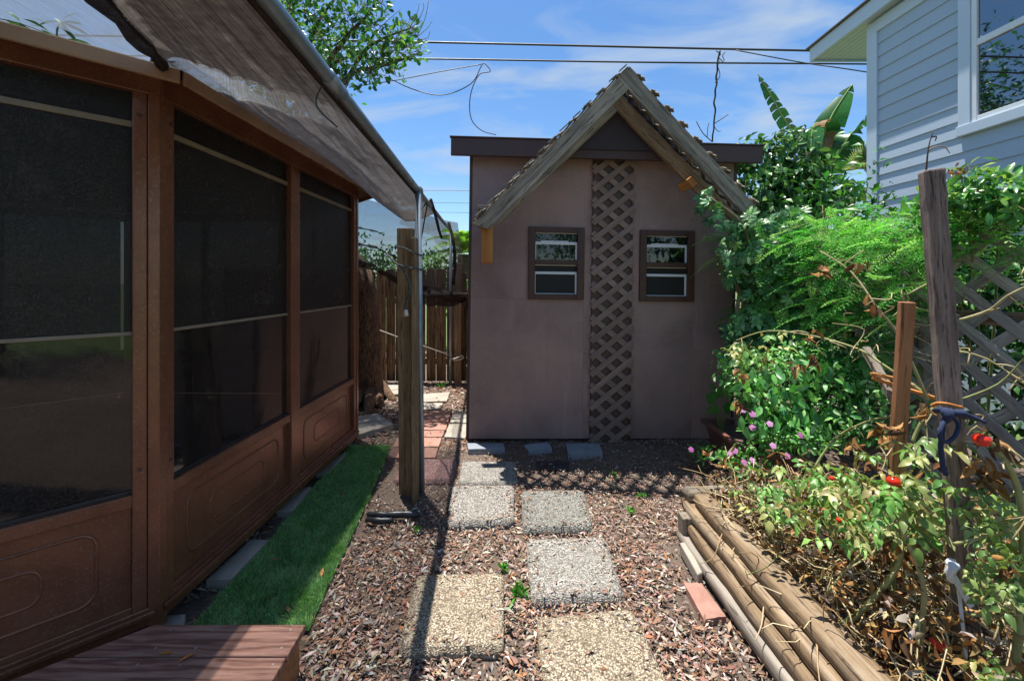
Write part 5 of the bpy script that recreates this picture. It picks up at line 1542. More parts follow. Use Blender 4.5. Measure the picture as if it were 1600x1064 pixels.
# ---- the tree by the fence
def tree():
    b = gr(575, 622); t = thing('tree', b, 'tree with rough trunk by the rear fence and glossy crown above the net', 'tree')
    k0 = at(570, 500, 5.3); k1 = at(562, 432, 5.3); k2 = at(520, 360, 5.35); k3 = at(505, 190, 5.4)
    m = MB(); m.tube(smooth_path([b - Vector((0, 0, 0.1)), b + Vector((0, 0, 0.18)), k0, k1, k2, k3], 6), [0.30, 0.27, 0.24, 0.22, 0.2, 0.19, 0.185, 0.18, 0.18, 0.178, 0.176, 0.175, 0.172, 0.17, 0.168, 0.165, 0.163, 0.16, 0.158, 0.155, 0.15, 0.145, 0.14, 0.13, 0.12, 0.11, 0.10, 0.095, 0.09, 0.085, 0.08], 14, jit=0.05)
    m.build('trunk', M['bark'], t, True)
    for q in ([gr(570, 618), gr(552, 640), gr(540, 655, -0.02)], [gr(585, 622), gr(592, 634), gr(596, 642, -0.03)], [gr(562, 622), gr(548, 628), gr(530, 632, -0.02)], [gr(590, 615), gr(606, 622), gr(618, 630, -0.03)], [gr(578, 625), gr(577, 640), gr(572, 655, -0.03)]):
        tube('root', smooth_path([q[0] + Vector((0, 0, 0.12)), q[1] + Vector((0, 0, 0.05)), q[2]], 4), [0.09, 0.085, 0.08, 0.07, 0.06, 0.055, 0.05, 0.04, 0.02], M['bark'], t, 8, jit=0.08)
    # limbs that carry the crown
    ends = []
    limbs = []
    def limb(pts, r): limbs.append((smooth_path([at(*p) for p in pts], 5), r))
    limb([(520, 190, 5.4), (545, 120, 5.5), (590, 105, 5.4), (640, 90, 5.3)], 0.05)
    limb([(520, 190, 5.4), (510, 110, 5.5), (545, 55, 5.4), (580, 20, 5.3)], 0.055)
    limb([(520, 190, 5.4), (480, 80, 5.6), (455, 20, 5.6), (440, -40, 5.6)], 0.055)
    limb([(545, 120, 5.5), (570, 80, 5.3), (600, 60, 5.2), (640, 45, 5.1)], 0.03)
    limb([(510, 110, 5.5), (530, 95, 5.3), (560, 85, 5.2)], 0.03)
    limb([(480, 80, 5.6), (500, 30, 5.4), (540, -20, 5.3)], 0.03)
    for p, r in limbs:
        tube('branch', p, [r * (1 - 0.75 * i / (len(p) - 1)) for i in range(len(p))], M['bark'], t, 7)
    L1 = Leaves(); tw = []
    def clump(px, py, d, r_, n):
        c = np.array(at(px, py, d)); q = RNG.normal(0, r_ * 0.5, (n, 3)); P = c + q
        A = unit(unit(q) * 0.8 + rdir(n) * 0.7 + np.array([0.15, 0, 0.25])); l = RNG.uniform(0.065, 0.11, n)
        L1.add(P, A, unit(rdir(n) + np.array([0, 0, 0.9])), l, l * 0.48, pick([hx('4f8a3c'), hx('3a7232'), hx('6ba04a'), hx('2c5a2c'), hx('86b05c')], n, 0.2) * RNG.uniform(0.85, 1.15), 0.12, 0.12, (0.5, 0.9, 1.0))
        for _ in range(5):
            tw.append([Vector(c + RNG.normal(0, r_ * 0.2, 3)), Vector(c + RNG.normal(0, r_ * 0.5, 3)), Vector(c + RNG.normal(0, r_ * 0.8, 3))])
    for (x, y, r_, n) in ((545, 28, .22, 120), (570, 12, .22, 120), (520, 45, .22, 110), (585, 40, .2, 100), (560, 70, .2, 110), (500, 60, .2, 90), (535, 85, .22, 110), (590, 85, .2, 100), (615, 80, .16, 80), (632, 52, .14, 60),
                          (640, 75, .14, 55), (600, 100, .15, 60), (560, 108, .18, 90), (525, 120, .17, 80), (540, 132, .12, 50), (578, 110, .14, 60), (655, 82, .08, 24), (490, 25, .2, 90), (455, 20, .22, 110), (440, 40, .2, 80), (470, 5, .22, 100), (595, 5, .12, 40), (645, 42, .1, 36),
                          (620, 108, .1, 24), (430, -20, .3, 150), (510, -20, .3, 160), (560, -30, .3, 160), (470, -45, .35, 160), (380, -40, .4, 200), (618, 64, .14, 50), (480, 95, .2, 70)):
        clump(x, y, 5.35 + random.uniform(-.35, .35), r_, int(n * .68))
    L1.build('crown', M['leaf_gloss'], t)
    for pts in ([(650, 60), (664, 30), (670, 0)], [(650, 60), (668, 44), (676, 32)], [(655, 62), (668, 60), (672, 48)], [(640, 45), (652, 20), (655, 5)], [(625, 35), (640, 40), (655, 62)], [(580, 38), (600, 30), (606, 18)], [(588, 30), (598, 32), (604, 24)], [(655, 30), (662, 14), (661, 4)]):
        tw.append([at(x, y, 5.2) for x, y in pts])
    stems('twigs', tw, 0.006, [hx('8a8078'), hx('6f655c')], t, 4)
tree()

# ---- taller tree far behind, added to be mirrored in the house window
def mirrored_tree():
    b = Vector((-8.7, 16.0, 0)); t = thing('mirrored_tree', b, 'tall tree far behind the net, left of the nearer crown', 'tree'); L1 = Leaves()
    tips = leaf_cloud(L1, (-8.7, 16.0, 9.2), (2.3, 2.0, 2.6), 2600, .22, .5, G_MID + G_DARK, hollow=.3, full=False, clumps=34); L1.build('crown', M['leaf'], t)
    tube('trunk', [b, b + Vector((.2, 0, 4)), b + Vector((0, 0, 8.5))], [.35, .25, .12], M['bark'], t, 10)
    stems_o = stems_joined('branches', [[b + Vector((.1, 0, 5.5)), (b + Vector((0, 0, 7)) + Vector(q)) / 2, Vector(q)] for q in tips[::2]], .05, [hx('6d5a45')], t, 5); tag(stems_o, kind='stuff')
mirrored_tree()

# ---- trough planter with jasmine and periwinkle
def planter():
    t = thing('trough_planter', (1.85, 3.3, 0), 'brown plastic trough planter at the foot of the fence', 'planter')
    x0, x1, y0, y1, zt = 1.66, 2.02, 2.90, 3.66, 0.27
    def ring(o, z): return [(x0 - o, y0 - o, z), (x1 + o, y0 - o, z), (x1 + o, y1 + o, z), (x0 - o, y1 + o, z)]
    m = MB()
    rings = [ring(-0.06, 0.0), ring(-0.01, zt - 0.04), ring(0.02, zt - 0.035), ring(0.022, zt), ring(-0.012, zt + 0.001), ring(-0.022, zt - 0.05)]
    v = [p for r_ in rings for p in r_]; f = []
    for k in range(len(rings) - 1):
        for j in range(4):
            f.append((k * 4 + j, k * 4 + (j + 1) % 4, (k + 1) * 4 + (j + 1) % 4, (k + 1) * 4 + j))
    f.append((3, 2, 1, 0)); n = (len(rings) - 1) * 4
    mesh_obj('trough', v, f, M['planter'], t, bevel=0.006)
    mesh_obj('soil', ring(-0.0225, zt - 0.045), [(0, 1, 2, 3)], M['soil'], t)
planter()

def jasmine():
    c = at(1250, 620, 2.95); t = thing('jasmine_bush', (1.9, 3.1, 0.22), 'bushy green shrub with arching sprays growing from the trough planter', 'shrub')
    L1 = Leaves(); tips = []
    for (px, py, d, rx, rz, n) in ((1150, 570, 3.1, .14, .20, 300), (1180, 600, 3.0, .18, .2, 420), (1230, 600, 2.95, .22, .25, 560), (1290, 610, 2.9, .24, .26, 620), (1345, 620, 2.85, .22, .26, 560), (1200, 650, 2.95, .2, .16, 380), (1260, 660, 2.85, .24, .16, 460), (1320, 665, 2.75, .24, .16, 440), (1380, 650, 2.7, .2, .24, 300), (1240, 560, 3.0, .24, .12, 300), (1300, 570, 2.95, .22, .14, 320)):
        tips += list(leaf_cloud(L1, at(px, py, d), (rx, 0.2, rz), int(n * 0.8), 0.05, 0.42, [hx('74b25a'), hx('55964a'), hx('96c87c'), hx('437f3e'), hx('b3d69c')], hollow=0.3, drp=0.5, clumps=20))
    n = 120
    P = np.array([at(1140 + 240 * RNG.random(), 560 + 110 * RNG.random(), 2.75) for _ in range(n)])
    L1.add(P, RNG.normal(0, 0.5, (n, 3)) + np.array([0, -0.3, -1]), RNG.normal(0, 0.3, (n, 3)) + np.array([-0.2, -1, 0.4]), RNG.uniform(0.07, 0.11, n), RNG.uniform(0.035, 0.05, n), pick([hx('5fa052'), hx('74b466'), hx('4a8a48')], n), 0.15, 0.25)
    L1.build('leaves', M['leaf'], t)
    b = Vector((1.85, 3.1, 0.22)); stems('stem', [[b + Vector((random.uniform(-.1, .1), random.uniform(-.15, .15), 0)), (b + Vector(q)) / 2 + Vector((0, 0, .08)), Vector(q)] for q in tips[::6]], 0.006, [hx('7d7a52'), hx('6b5f48')], t, 4)
jasmine()

def flower(L, p, nrm, r_, col, eye=None):
    nrm = Vector(nrm).normalized(); a = nrm.orthogonal().normalized(); b = nrm.cross(a)
    P = np.tile(np.array(p), (5, 1)); A = np.array([a * math.cos(k * 1.2566) + b * math.sin(k * 1.2566) for k in range(5)])
    L.add(P, A, np.tile(np.array(nrm), (5, 1)), r_, r_ * 0.85, [col[:3]] * 5, 0.0, 0.1, (0.45, 0.9, 1.0))

def vinca():
    t = thing('periwinkle', (1.55, 3.0, 0), 'low periwinkle with small pink flowers spilling round the planter', 'flower')
    L1 = Leaves()
    for (px, py, d, rx, rz, n) in ((1100, 706, 3.25, .12, .05, 70), (1145, 716, 2.85, .12, .04, 80), (1190, 715, 2.8, .18, .08, 190), (1195, 672, 2.85, .10, .08, 90), (1215, 690, 2.75, .18, .08, 180), (1255, 690, 2.65, .15, .08, 150), (1170, 740, 2.75, .14, .06, 110)):
        leaf_cloud(L1, at(px, py, d), (rx, 0.14, rz), n, 0.045, 0.45, [hx('6aa653'), hx('87bb6c'), hx('4c8a44')], hollow=0.2)
    L1.build('leaves', M['leaf'], t)
    for (x, y) in ((1148, 704), (1176, 719), (1176, 647), (1176, 668), (1203, 662), (1252, 680), (1208, 696), (1161, 640), (1080, 702), (1142, 709), (1163, 722), (1230, 712)):
        L2 = Leaves(); flower(L2, at(x, y, 2.62 if x > 1100 else 3.1), (random.uniform(-.4, .2), -0.8, 0.7), 0.021, random.choice([hx('c77fb8'), hx('d59ccb'), hx('b565a6')])); L2.build('flower', M['leaf'], t)
vinca()

def heart_plant():
    t = thing('heart_leaf_plant', at(1125, 690, 3.5), 'few broad heart-shaped leaves between shed wall and planter', 'plant')
    L1 = Leaves()
    q = [(1112, 612, .11), (1128, 605, .12), (1118, 632, .13), (1135, 628, .11), (1140, 612, .10), (1108, 600, .08)]
    P = np.array([at(x, y, 3.45) for x, y, s in q]); S = np.array([s for _, _, s in q])
    L1.add(P, RNG.normal(0, .4, (6, 3)) + np.array([0, -.4, -.7]), np.array([0, -.7, .7]) + RNG.normal(0, .3, (6, 3)), S, S * 0.8, pick([hx('4d8a46'), hx('5f9a52')], 6), .08, .2, (1.1, 1.0, .5))
    L1.build('leaves', M['leaf'], t)
    stems('stem', [[at(1128, 690, 3.5), at((1128 + x) / 2, 640, 3.5), at(x, y, 3.45)] for x, y, s in q], 0.004, [hx('6f8a4a')], t, 4)
heart_plant()

# ---- stakes in the bed
st = thing('wooden_stake', at(1392, 985, 1.55), 'new orange brown square stake in the tomato bed', 'stake')
beam('timber', at(1383, 1005, 1.62), at(1417, 472, 1.55), 0.042, 0.034, M['stake'], st, up=(0.35, 1, 0), bevel=0.003)
beam('brace', at(1398, 625, 1.70), at(1352, 545, 1.9), 0.03, 0.03, M['grey_wood'], st, bevel=0.003)
beam('brace', at(1362, 590, 1.75), at(1480, 628, 1.6), 0.02, 0.012, M['new_wood'], st, bevel=0.002)
beam('brace', at(1362, 584, 1.76), at(1400, 592, 1.66), 0.02, 0.012, M['new_wood'], st, bevel=0.002)
gp = thing('old_post', at(1512, 1050, 1.30), 'tall cracked grey timber post leaning in the tomato bed', 'post')
pb = at(1518, 1075, 1.33); ptp = at(1455, 266, 1.30)
beam('timber', pb, ptp, 0.050, 0.052, M['grey_post'], gp, up=(0.45, 1, 0), bevel=0.006, rough=0.0016, n=40)
tw = thing('dry_twig', ptp, 'thin bare twig curling up from the top of the grey post', 'twig')
stems('twig', [[at(1447, 268, 1.30), at(1449, 245, 1.30), at(1452, 225, 1.30), at(1458, 205, 1.30)], [at(1450, 236, 1.30), at(1462, 230, 1.29), at(1476, 230, 1.28), at(1484, 240, 1.28)], [at(1455, 215, 1.3), at(1463, 214, 1.3), at(1461, 221, 1.3)]], 0.0028, [hx('4f4038'), hx('8a7a6c')], tw, 5)
nt = thing('navy_tie', at(1480, 650, 1.25), 'navy cloth strip knotted round the grey post', 'tie')
tube('band', smooth_path([at(1462, 642, 1.27), at(1470, 640, 1.235), at(1485, 643, 1.225), at(1500, 648, 1.235), at(1508, 652, 1.28)]), 0.008, M['navy'], nt, 8, jit=0.15)
tube('knot', smooth_path([at(1474, 640, 1.22), at(1481, 648, 1.205), at(1476, 658, 1.22)]), [0.008, 0.011, 0.012, 0.013, 0.014, 0.013, 0.012, 0.011, 0.010, 0.009, 0.008], M['navy'], nt, 8, jit=0.2)
tube('loop', smooth_path([at(1478, 655, 1.21), at(1469, 672, 1.20), at(1470, 686, 1.20), at(1482, 690, 1.20), at(1494, 678, 1.20), at(1497, 662, 1.21), at(1486, 650, 1.21)]), 0.0055, M['navy'], nt, 7, jit=0.1)
tube('tail', smooth_path([at(1474, 660, 1.21), at(1470, 690, 1.215), at(1472, 720, 1.22), at(1478, 742, 1.22)]), 0.007, M['navy'], nt, 7, jit=0.2)
tube('tail', smooth_path([at(1482, 645, 1.21), at(1500, 645, 1.20), at(1520, 652, 1.20), at(1540, 660, 1.20)]), [0.009, 0.010, 0.011, 0.009, 0.011, 0.008, 0.010, 0.009, 0.007, 0.008, 0.006, 0.007, 0.006, 0.005, 0.005, 0.004], M['navy'], nt, 7, jit=0.25)
wt = thing('white_tie', at(1492, 900, 1.25), 'grey white plastic tie hanging on the grey post', 'tie')
tube('knot', smooth_path([at(1482, 876, 1.24), at(1489, 884, 1.225), at(1484, 896, 1.23), at(1487, 908, 1.23)]), [0.008, 0.012, 0.015, 0.014, 0.016, 0.014, 0.012, 0.014, 0.012, 0.011, 0.010, 0.010, 0.009, 0.009, 0.008, 0.008], M['white_cloth'], wt, 8, jit=0.2)
beam('tail', at(1490, 900, 1.225), at(1518, 948, 1.22), 0.018, 0.004, M['white_cloth'], wt, up=(0, -1, 0.2), bevel=0.001)
beam('tail', at(1497, 910, 1.228), at(1512, 1050, 1.235), 0.010, 0.003, M['white_cloth'], wt, up=(0, -1, 0.2), bevel=0.001)
yt = thing('yellow_tie', at(1475, 630, 1.26), 'yellow brown dried strap round the grey post above the navy strip', 'tie')
tube('band', smooth_path([at(1456, 634, 1.275), at(1466, 630, 1.25), at(1480, 631, 1.232), at(1496, 635, 1.235), at(1504, 636, 1.27)]), 0.005, M['new_wood'], yt, 6)

# ---- tomato plants
def tomato_fruit(p, r_, parent):
    m = MB(); n = 12; k = 8; v = []; f = []
    for i in range(k + 1):
        a = math.pi * i / k
        for j in range(n):
            b = 2 * math.pi * j / n; rr = r_ * math.sin(a) * (1 + 0.04 * math.cos(5 * b) * (1 - i / k))
            z = r_ * 0.86 * math.cos(a) - (r_ * 0.16 * math.exp(-(a / 0.5) ** 2))
            v.append((p[0] + rr * math.cos(b), p[1] + rr * math.sin(b), p[2] + z))
    for i in range(k):
        for j in range(n):
            j2 = (j + 1) % n; f.append((i * n + j, (i + 1) * n + j, (i + 1) * n + j2, i * n + j2))
    o = mesh_obj('tomato', v, f, M['tomato'], parent, True)
    L1 = Leaves(); c = np.array(p) + np.array([0, 0, r_ * 0.8]); an = np.arange(5) * 1.2566
    L1.simple(np.tile(c, (5, 1)), np.stack([np.cos(an), np.sin(an), np.full(5, 0.15)], 1), (0, 0, 1), r_ * 0.9, r_ * 0.3, [hx('6f8a45')[:3]] * 5)
    L1.build('calyx', M['leaf'], o)

def tomato_leaves(L, pts, cols, size=0.06, hang=0.6):
    """pinnate leaves: 5 leaflets along a short stalk"""
    for p in pts:
        p = np.array(p); d = unit(RNG.normal(size=(1, 3)) * [[1, 1, .4]] + [[-0.1, -0.5, -hang]])[0]; s = unit(np.cross(d, [0, 0, 1.0])[None])[0]
        nrm = unit((np.cross(s, d) + RNG.normal(0, .3, 3))[None])[0]
        if nrm[2] < 0: nrm = -nrm
        sz = size * random.uniform(.7, 1.25); c = pick(cols, 1, .15)[0]
        q = [(0.25, -1), (0.25, 1), (0.6, -1), (0.6, 1), (0.85, 0)]
        P = np.array([p + d * sz * 1.9 * a for a, _ in q]); A = np.array([d * (0.5 if b else 1) + s * b for a, b in q])
        L.add(P, A, np.tile(nrm, (5, 1)) + RNG.normal(0, .2, (5, 3)), sz * np.array([.7, .7, .85, .85, 1.1]), sz * np.array([.4, .4, .48, .48, .62]), np.tile(c, (5, 1)) * RNG.uniform(.88, 1.12, (5, 1)), .18, .55, (.8, 1.0, .55), 0.16)

def tomato_plant(label, base, paths, rads, green, dead, fruit, cols, size=.06):
    t = thing('tomato_plant', base, label, 'tomato plant', 'tomato plants in the raised bed')
    allp = [[at(*p) for p in q] for q in paths]
    stems('stem', allp, rads, [hx('9a9a66'), hx('a89f74'), hx('838a58')], t, 7, 0.5)
    tws = []
    for q in allp:
        sp = smooth_path(q, 4)
        for p in sp[1:]:
            if random.random() < 0.55:
                a = p + Vector((random.uniform(-.06, .06), random.uniform(-.06, .03), random.uniform(-.05, .06)))
                tws.append([p, a, a + Vector((random.uniform(-.05, .05), random.uniform(-.04, .02), random.uniform(-.07, .04)))])
    tag(stems_joined('side_shoots', tws, 0.0022, [hx('b7a883'), hx('9a8a62'), hx('8a7a58')], t, 4), kind='stuff')
    L1 = Leaves(); tomato_leaves(L1, [at(x + random.uniform(-r_, r_) * 1.3, y + random.uniform(-r_, r_) * 1.3, d + random.uniform(-.12, .12)) for (x, y, d, r_, n) in green for _ in range(int(n * 3.0))], cols, size); L1.build('leaves', M['leaf'], t)
    L2 = Leaves()
    for (x, y, d, r_, n) in dead:
        P = np.array([at(x + random.uniform(-r_, r_), y + random.uniform(-r_, r_), d + random.uniform(-.05, .05)) for _ in range(n)])
        L2.add(P, RNG.normal(0, .6, (n, 3)) + np.array([0, 0, -.8]), rdir(n), RNG.uniform(.03, .06, n), RNG.uniform(.012, .03, n), pick(DRY, n), .5, .5, (.7, 1, .7), .25)
    if dead: L2.build('dead_leaves', M['dry'], t)
    for (x, y, d, r_) in fruit: tomato_fruit(at(x, y, d), r_, t)
    return t
tomato_plant('leggy tomato plant arching over the shrub left of the orange stake', at(1390, 990, 1.6),
    [[(1470, 640, 1.6), (1445, 615, 1.65), (1380, 570, 1.75), (1340, 545, 1.85), (1270, 525, 2.0), (1200, 517, 2.15), (1150, 532, 2.25)],
     [(1450, 625, 1.6), (1405, 525, 1.65), (1370, 480, 1.7), (1330, 425, 1.8), (1282, 393, 1.9)],
     [(1270, 735, 1.9), (1305, 685, 1.9), (1365, 655, 1.8), (1420, 650, 1.7)],
     [(1395, 495, 1.7), (1420, 470, 1.68), (1410, 455, 1.66)], [(1330, 548, 1.85), (1350, 515, 1.85), (1300, 505, 1.9)],
     [(1395, 1000, 1.5), (1400, 800, 1.6), (1430, 680, 1.62), (1460, 635, 1.6)]],
    [.006, .006, .006, .003, .003, .010],
    [(1160, 545, 2.25, 14, 5), (1200, 540, 2.2, 20, 4), (1345, 730, 1.7, 30, 7), (1290, 760, 1.75, 35, 12), (1240, 770, 1.85, 35, 12), (1200, 775, 1.95, 25, 8), (1330, 780, 1.65, 30, 8)],
    [(1285, 420, 1.9, 6, 6), (1345, 415, 1.8, 6, 6), (1272, 560, 2.0, 6, 10), (1245, 570, 2.05, 6, 6), (1365, 480, 1.7, 5, 6), (1155, 630, 2.25, 6, 14), (1160, 580, 2.25, 6, 8), (1385, 680, 1.65, 10, 8), (1330, 690, 1.75, 10, 8), (1270, 520, 2.0, 8, 5)],
    [(1300, 747, 1.72, .011), (1312, 812, 1.62, .012)], G_PALE + [hx('7fae5c'), hx('5f954a'), hx('8fbd6c'), hx('6fa052')], .038)
tomato_plant('tomato plant with ripe red fruit between the orange stake and grey post', at(1440, 1040, 1.35),
    [[(1310, 985, 1.5), (1365, 935, 1.45), (1405, 880, 1.42), (1412, 830, 1.42), (1445, 790, 1.4)],
     [(1432, 1045, 1.35), (1440, 985, 1.33), (1443, 915, 1.33), (1420, 850, 1.36), (1390, 790, 1.4)],
     [(1480, 780, 1.35), (1440, 720, 1.4), (1400, 690, 1.45), (1370, 700, 1.5)],
     [(1290, 930, 1.55), (1345, 865, 1.5), (1400, 830, 1.45)],
     [(1400, 790, 1.45), (1375, 850, 1.45), (1340, 880, 1.45), (1300, 900, 1.5)]],
    [.010, .010, .005, .005, .004],
    [(1400, 770, 1.42, 18, 7), (1440, 800, 1.4, 22, 9), (1430, 740, 1.45, 22, 6), (1360, 790, 1.5, 25, 8), (1448, 690, 1.4, 10, 2), (1330, 830, 1.55, 20, 5)],
    [(1390, 670, 1.5, 10, 10), (1400, 1000, 1.4, 18, 40), (1385, 930, 1.45, 14, 30), (1370, 980, 1.42, 14, 24), (1450, 640, 1.4, 8, 6), (1420, 860, 1.42, 12, 12)],
    [(1397, 752, 1.38, .021)], G_PALE + [hx('6f9f50'), hx('86b062'), hx('5a8a44')], .038)
tomato_plant('tomato plant with fading leaves right of the grey post at the picture edge', at(1570, 1050, 1.25),
    [[(1490, 850, 1.24), (1540, 838, 1.2), (1580, 825, 1.15), (1625, 790, 1.1)],
     [(1500, 500, 1.45), (1545, 485, 1.4), (1575, 462, 1.35), (1620, 440, 1.3)],
     [(1510, 960, 1.2), (1560, 962, 1.15), (1610, 955, 1.1)],
     [(1580, 1080, 1.2), (1600, 900, 1.2), (1590, 760, 1.2), (1545, 690, 1.22), (1500, 660, 1.3)],
     [(1480, 545, 1.5), (1540, 560, 1.45), (1600, 600, 1.4)], [(1500, 625, 1.4), (1560, 600, 1.35), (1600, 560, 1.3)], [(1545, 690, 1.25), (1580, 720, 1.2), (1620, 735, 1.18)]],
    [.005, .005, .004, .011, .004, .004, .008],
    [(1525, 775, 1.3, 16, 6), (1550, 830, 1.25, 25, 9), (1580, 870, 1.2, 25, 8), (1530, 900, 1.25, 20, 7), (1570, 930, 1.2, 22, 6), (1590, 790, 1.25, 20, 5), (1560, 1040, 1.15, 25, 5), (1520, 1030, 1.15, 10, 2)],
    [(1545, 745, 1.25, 14, 20), (1575, 880, 1.15, 10, 8), (1515, 1000, 1.2, 15, 14), (1560, 690, 1.22, 12, 10), (1530, 720, 1.25, 10, 10)],
    [(1534, 687, 1.2, .021), (1470, 1008, 1.28, .018), (1462, 1003, 1.285, .014)], [hx('7d9a52'), hx('93a562'), hx('5f7f42'), hx('a5a868')], .030)

# ---- dry tangle covering the bed
def tangle():
    L1 = Leaves(); n = 4200
    y = RNG.uniform(0.85, 2.42, n); x = bx(0) - 0.05 * y + 0.02 + RNG.uniform(0.10, 1.25, n)
    h = RNG.random(n) ** 2.0 * 0.30
    P = np.stack([x, y, 0.205 + h], 1)
    L1.add(P, rdir(n), rdir(n), RNG.uniform(.025, .06, n), RNG.uniform(.01, .024, n), pick(DRY + [hx('c3ad8a'), hx('9a8f84')], n), .4, .4, (.7, 1, .7), .2)
    o = L1.build('dry_litter', M['dry']); tag(o, 'brown dead leaves littering the raised bed', 'dead leaves', kind='stuff')
    m = MB()
    for _ in range(1200):
        d = random.uniform(.9, 2.4); p = Vector((bx(d) + random.uniform(.08, 1.2), d, .21 + random.random() ** 2 * .15))
        q = [p]; dr = Vector((random.gauss(0, 1), random.gauss(0, 1), random.gauss(.3, .6))).normalized()
        for k in range(4):
            dr = (dr + Vector((random.gauss(0, .5), random.gauss(0, .5), random.gauss(-.1, .4)))).normalized(); q.append(q[-1] + dr * random.uniform(.03, .08))
            if q[-1].z < .2: q[-1].z = .2
        m.tube(q, [.0028, .0026, .0022, .002, .0014], 4, c=random.choice([hx('c9b58c'), hx('a58d64'), hx('d8c8a4'), hx('8a7350'), hx('7d8a55')])[:3])
    o = m.build('dry_stems', M['stem'], None, True); tag(o, 'tangle of straw coloured dead stems over the raised bed', 'dead stems', kind='stuff')
tangle()
# dead vines trailing over the timbers
dv = thing('trailing_vine', (1.0, 2.1, 0.2), 'thin dry vine trailing down over the bed timbers', 'vine')
stems('stem', [[at(1150, 800, 2.2), at(1130, 830, 2.05), at(1115, 870, 2.0), at(1095, 880, 2.05)], [at(1225, 890, 1.78), at(1210, 915, 1.72), at(1195, 940, 1.68), at(1190, 975, 1.62), at(1180, 1000, 1.58)],
               [at(1215, 960, 1.62), at(1250, 965, 1.55), at(1275, 975, 1.5), at(1290, 960, 1.5)], [at(1260, 975, 1.52), at(1275, 1000, 1.45), at(1278, 1040, 1.38), at(1282, 1075, 1.33)], [at(1100, 815, 2.2), at(1125, 815, 2.18), at(1155, 815, 2.15)],
               [at(1060, 730, 2.9), at(1110, 745, 2.6), at(1125, 775, 2.4), at(1135, 785, 2.35)], [at(1110, 725, 2.7), at(1140, 730, 2.6), at(1165, 745, 2.5)]], [.0035, .0045, .004, .004, .002, .003, .003], [hx('b59a78'), hx('c4ad8e'), hx('a08868')], dv, 5)

# ---- weeds
for (x, y, s, lab) in ((812, 930, .05, 'small grass tuft between the two grey and tan pavers'), (786, 890, .03, 'tiny green weed at the far corner of the front left paver'), (652, 833, .025, 'tiny green seedling on the mulch before the post'), (985, 800, .025, 'tiny weed on open mulch right of the dark paver'), (1003, 778, .03, 'small weed in the sunlit mulch below the lattice shadow'), (960, 745, .03, 'small weed within the lattice shadow'), (592, 590, .09, 'leafy weed at the foot of the rear fence beside the tree'), (712, 595, .10, 'ivy sprig at the fence post foot beside the shed'), (690, 605, .06, 'low weed before the rear fence behind the pipe')):
    p = gr(x, y); t = thing('weed', p, lab, 'weed', 'weeds in the mulch'); L1 = Leaves(); n = 26
    P = np.array(p) + RNG.normal(0, s * .35, (n, 3)) * [1, 1, 0] + np.array([0, 0, .012]); A = rdir(n, .8)
    L1.add(P, A, rdir(n, .6), RNG.uniform(s * .7, s * 1.3, n), s * .35, pick(G_BRIGHT, n), .2, .3); L1.build('leaves', M['leaf'], t)
    L2 = MB(); L2.tube([p, p + Vector((0, 0, s * .7))], .002, 4, c=hx('6f8a4a')[:3]); L2.build('stem', M['stem'], t)

# ---- overhead wires
def wire(name, pts, r_, label, cat='cable'):
    o = tube(name, smooth_path(pts, 6), r_, M['cable'], None, 6); tag(o, label, cat); return o
wire('overhead_wire', [at(-900, 38, 9.5), at(500, 63, 9.5), at(1258, 79.5, 9.5), at(2300, 95, 9.5)], .022, 'upper overhead cable crossing the sky')
wire('overhead_wire', [at(-900, 78, 9.3), at(505, 90.5, 9.3), at(980, 97.5, 9.3), at(1345, 100.5, 9.3), at(2300, 108, 9.3)], .018, 'lower overhead cable crossing just above the awning peak')
wire('loose_cable', [at(545, 137, 9.2), at(618, 126, 9.2), at(690, 112, 9.2), at(752, 101, 9.25)], .009, 'thin cable slanting up from the tree to the lower overhead cable')
wire('hanging_cable', [at(595, 115, 9.2), at(640, 138, 9.2), at(690, 149, 9.2), at(735, 132, 9.2), at(752, 104, 9.25), at(757, 100, 9.25), at(766, 112, 9.2), at(748, 118, 9.2), at(735, 150, 9.2), at(736, 185, 9.2), at(752, 204, 9.2), at(775, 211, 9.2)], .010, 'loose black cable hanging in a hook shape below the wires')
wire('service_wire', [at(1150, 79, 9.4), at(1258, 99, 8.9), at(1360, 114, 8.4), at(1700, 170, 8.4)], .011, 'thin wire slanting down to the house corner')
for i, y in enumerate((299, 318, 333)):
    wire('far_wire', [at(640, y - 1, 40), at(800, y + 1, 40), at(1500, y + 20, 40)], .02, ('highest', 'middle', 'lowest')[i] + ' of three faint far wires left of the shed', 'cable')
hv = thing('dry_hanging_vine', at(1120, 200, 9.35), 'bare vine hanging from the upper cable behind the awning', 'vine')
def zig(x0, y0, x1, y1, n, a, d): return [at(x0 + (x1 - x0) * i / n + random.uniform(-a, a), y0 + (y1 - y0) * i / n, d) for i in range(n + 1)]
stems('stem', [zig(1124, 80, 1112, 222, 14, 1.8, 9.45), zig(1133, 82, 1128, 100, 4, 6, 9.4), zig(1122, 80, 1132, 100, 4, 5, 9.4), zig(1120, 130, 1126, 95, 4, 3, 9.4), [at(1117, 193, 9.4), at(1128, 186, 9.4), at(1138, 179, 9.4)], [at(1113, 222, 9.4), at(1098, 208, 9.4), at(1088, 190, 9.4)], [at(1105, 214, 9.4), at(1106, 200, 9.4), at(1108, 192, 9.4)], [at(1116, 198, 9.4), at(1122, 206, 9.4), at(1126, 204, 9.4)]], [.022, .01, .01, .009, .01, .011, .008, .008], [hx('3f352e'), hx('4f443b')], hv, 5, .8)

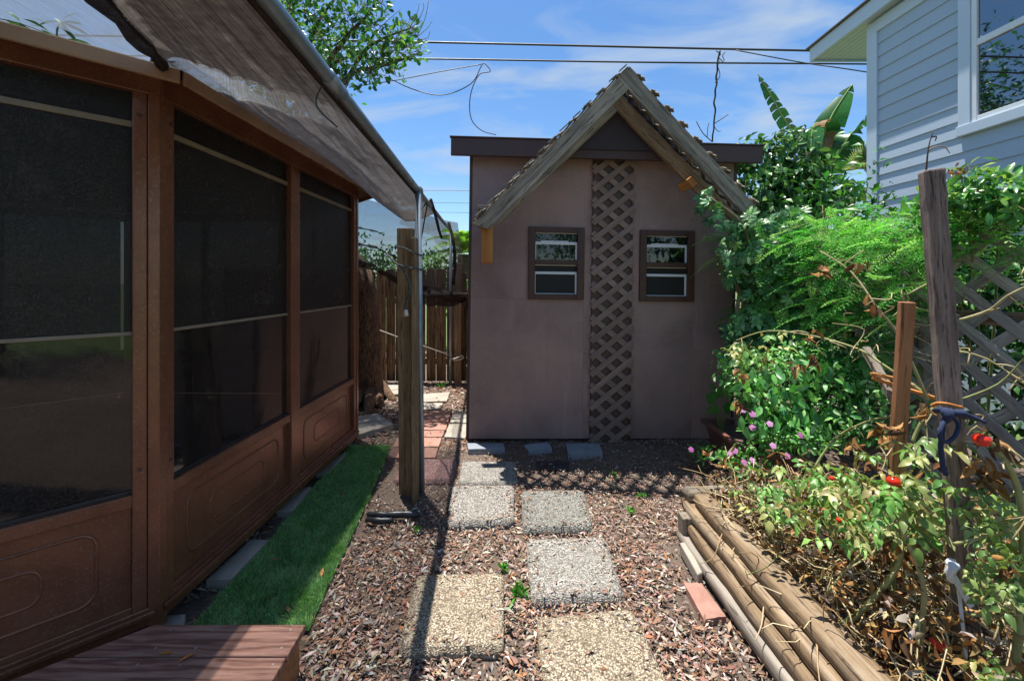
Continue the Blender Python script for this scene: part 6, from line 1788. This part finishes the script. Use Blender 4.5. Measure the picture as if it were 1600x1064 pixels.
# ---- leaves caught on the pale cloth over the gazebo
cl = thing('overhanging_sprig', at(60, 45, 2.4), 'green leafy sprig lying along the gazebo eave at top left', 'sprig')
L1 = Leaves()
q = [(8, 18), (20, 24), (36, 30), (48, 40), (55, 30), (30, 38), (70, 52), (85, 28), (95, 34), (82, 55), (100, 62), (64, 46), (5, 30), (112, 66)]
n = len(q); P = np.array([at(x, y, 2.45) for x, y in q])
L1.add(P, RNG.normal(0, .4, (n, 3)) + np.array([.9, 0, -.25]), RNG.normal(0, .4, (n, 3)) + np.array([0, -.6, .6]), RNG.uniform(.06, .13, n), RNG.uniform(.02, .045, n), pick(G_MID, n), .1, .3)
P2 = np.array([at(95, 35, 2.45)] * 5); L1.add(P2, [(.9, 0, -.3), (1, 0, .1), (-.9, 0, .1), (.5, 0, -.7), (-.4, 0, -.6)], (0, -1, .3), [.14, .1, .2, .12, .1], .022, pick(G_DARK, 5), .1, .3)
L1.build('leaves', M['leaf'], cl)
stems('stem', [[at(120, 70, 2.45), at(108, 52, 2.45), at(97, 36, 2.45)], [at(0, 30, 2.45), at(40, 40, 2.45), at(110, 68, 2.45)]], .003, [hx('4f5a3a')], cl, 4)

# ---- what stands behind the viewer and shows in the panes
def behind():
    for k, (x, y, r_, lab) in enumerate(((3.2, -5.5, 1.9, 'broad tree behind the viewer mirrored in the right shed window'), (-4.5, -6.5, 1.8, 'tree behind the viewer on the gazebo side'))):
        t = thing('yard_tree', (x, y, 0), lab, 'tree'); L1 = Leaves()
        tips = leaf_cloud(L1, (x, y, 3.1), (r_, r_, 1.5), 2600, .16, .5, G_MID + G_DARK, hollow=.35, full=False, clumps=30); L1.build('crown', M['leaf'], t)
        tube('trunk', [(x, y, 0), (x + .1, y, 1.2), (x, y, 3.0)], [.2, .16, .1], M['bark'], t, 9)
        stems('branches', [[Vector((x, y, 1.6)), (Vector((x, y, 2.2)) + Vector(q)) / 2, Vector(q)] for q in tips[::3]], .03, [hx('6d5a45')], t, 5)
    t = thing('yard_house', (-0.8, -7, 0), 'grey clapboard house behind the viewer mirrored in the left shed window', 'house')
    box('wall', -5, 1.2, -9.5, -7.0, 0, 2.7, M['siding'], t, 0)
    mesh_obj('roof', [(-5.3, -6.6, 2.6), (1.5, -6.6, 2.6), (1.5, -9, 4.2), (-5.3, -9, 4.2)], [(0, 1, 2, 3)], M['shingle'], t)
behind()
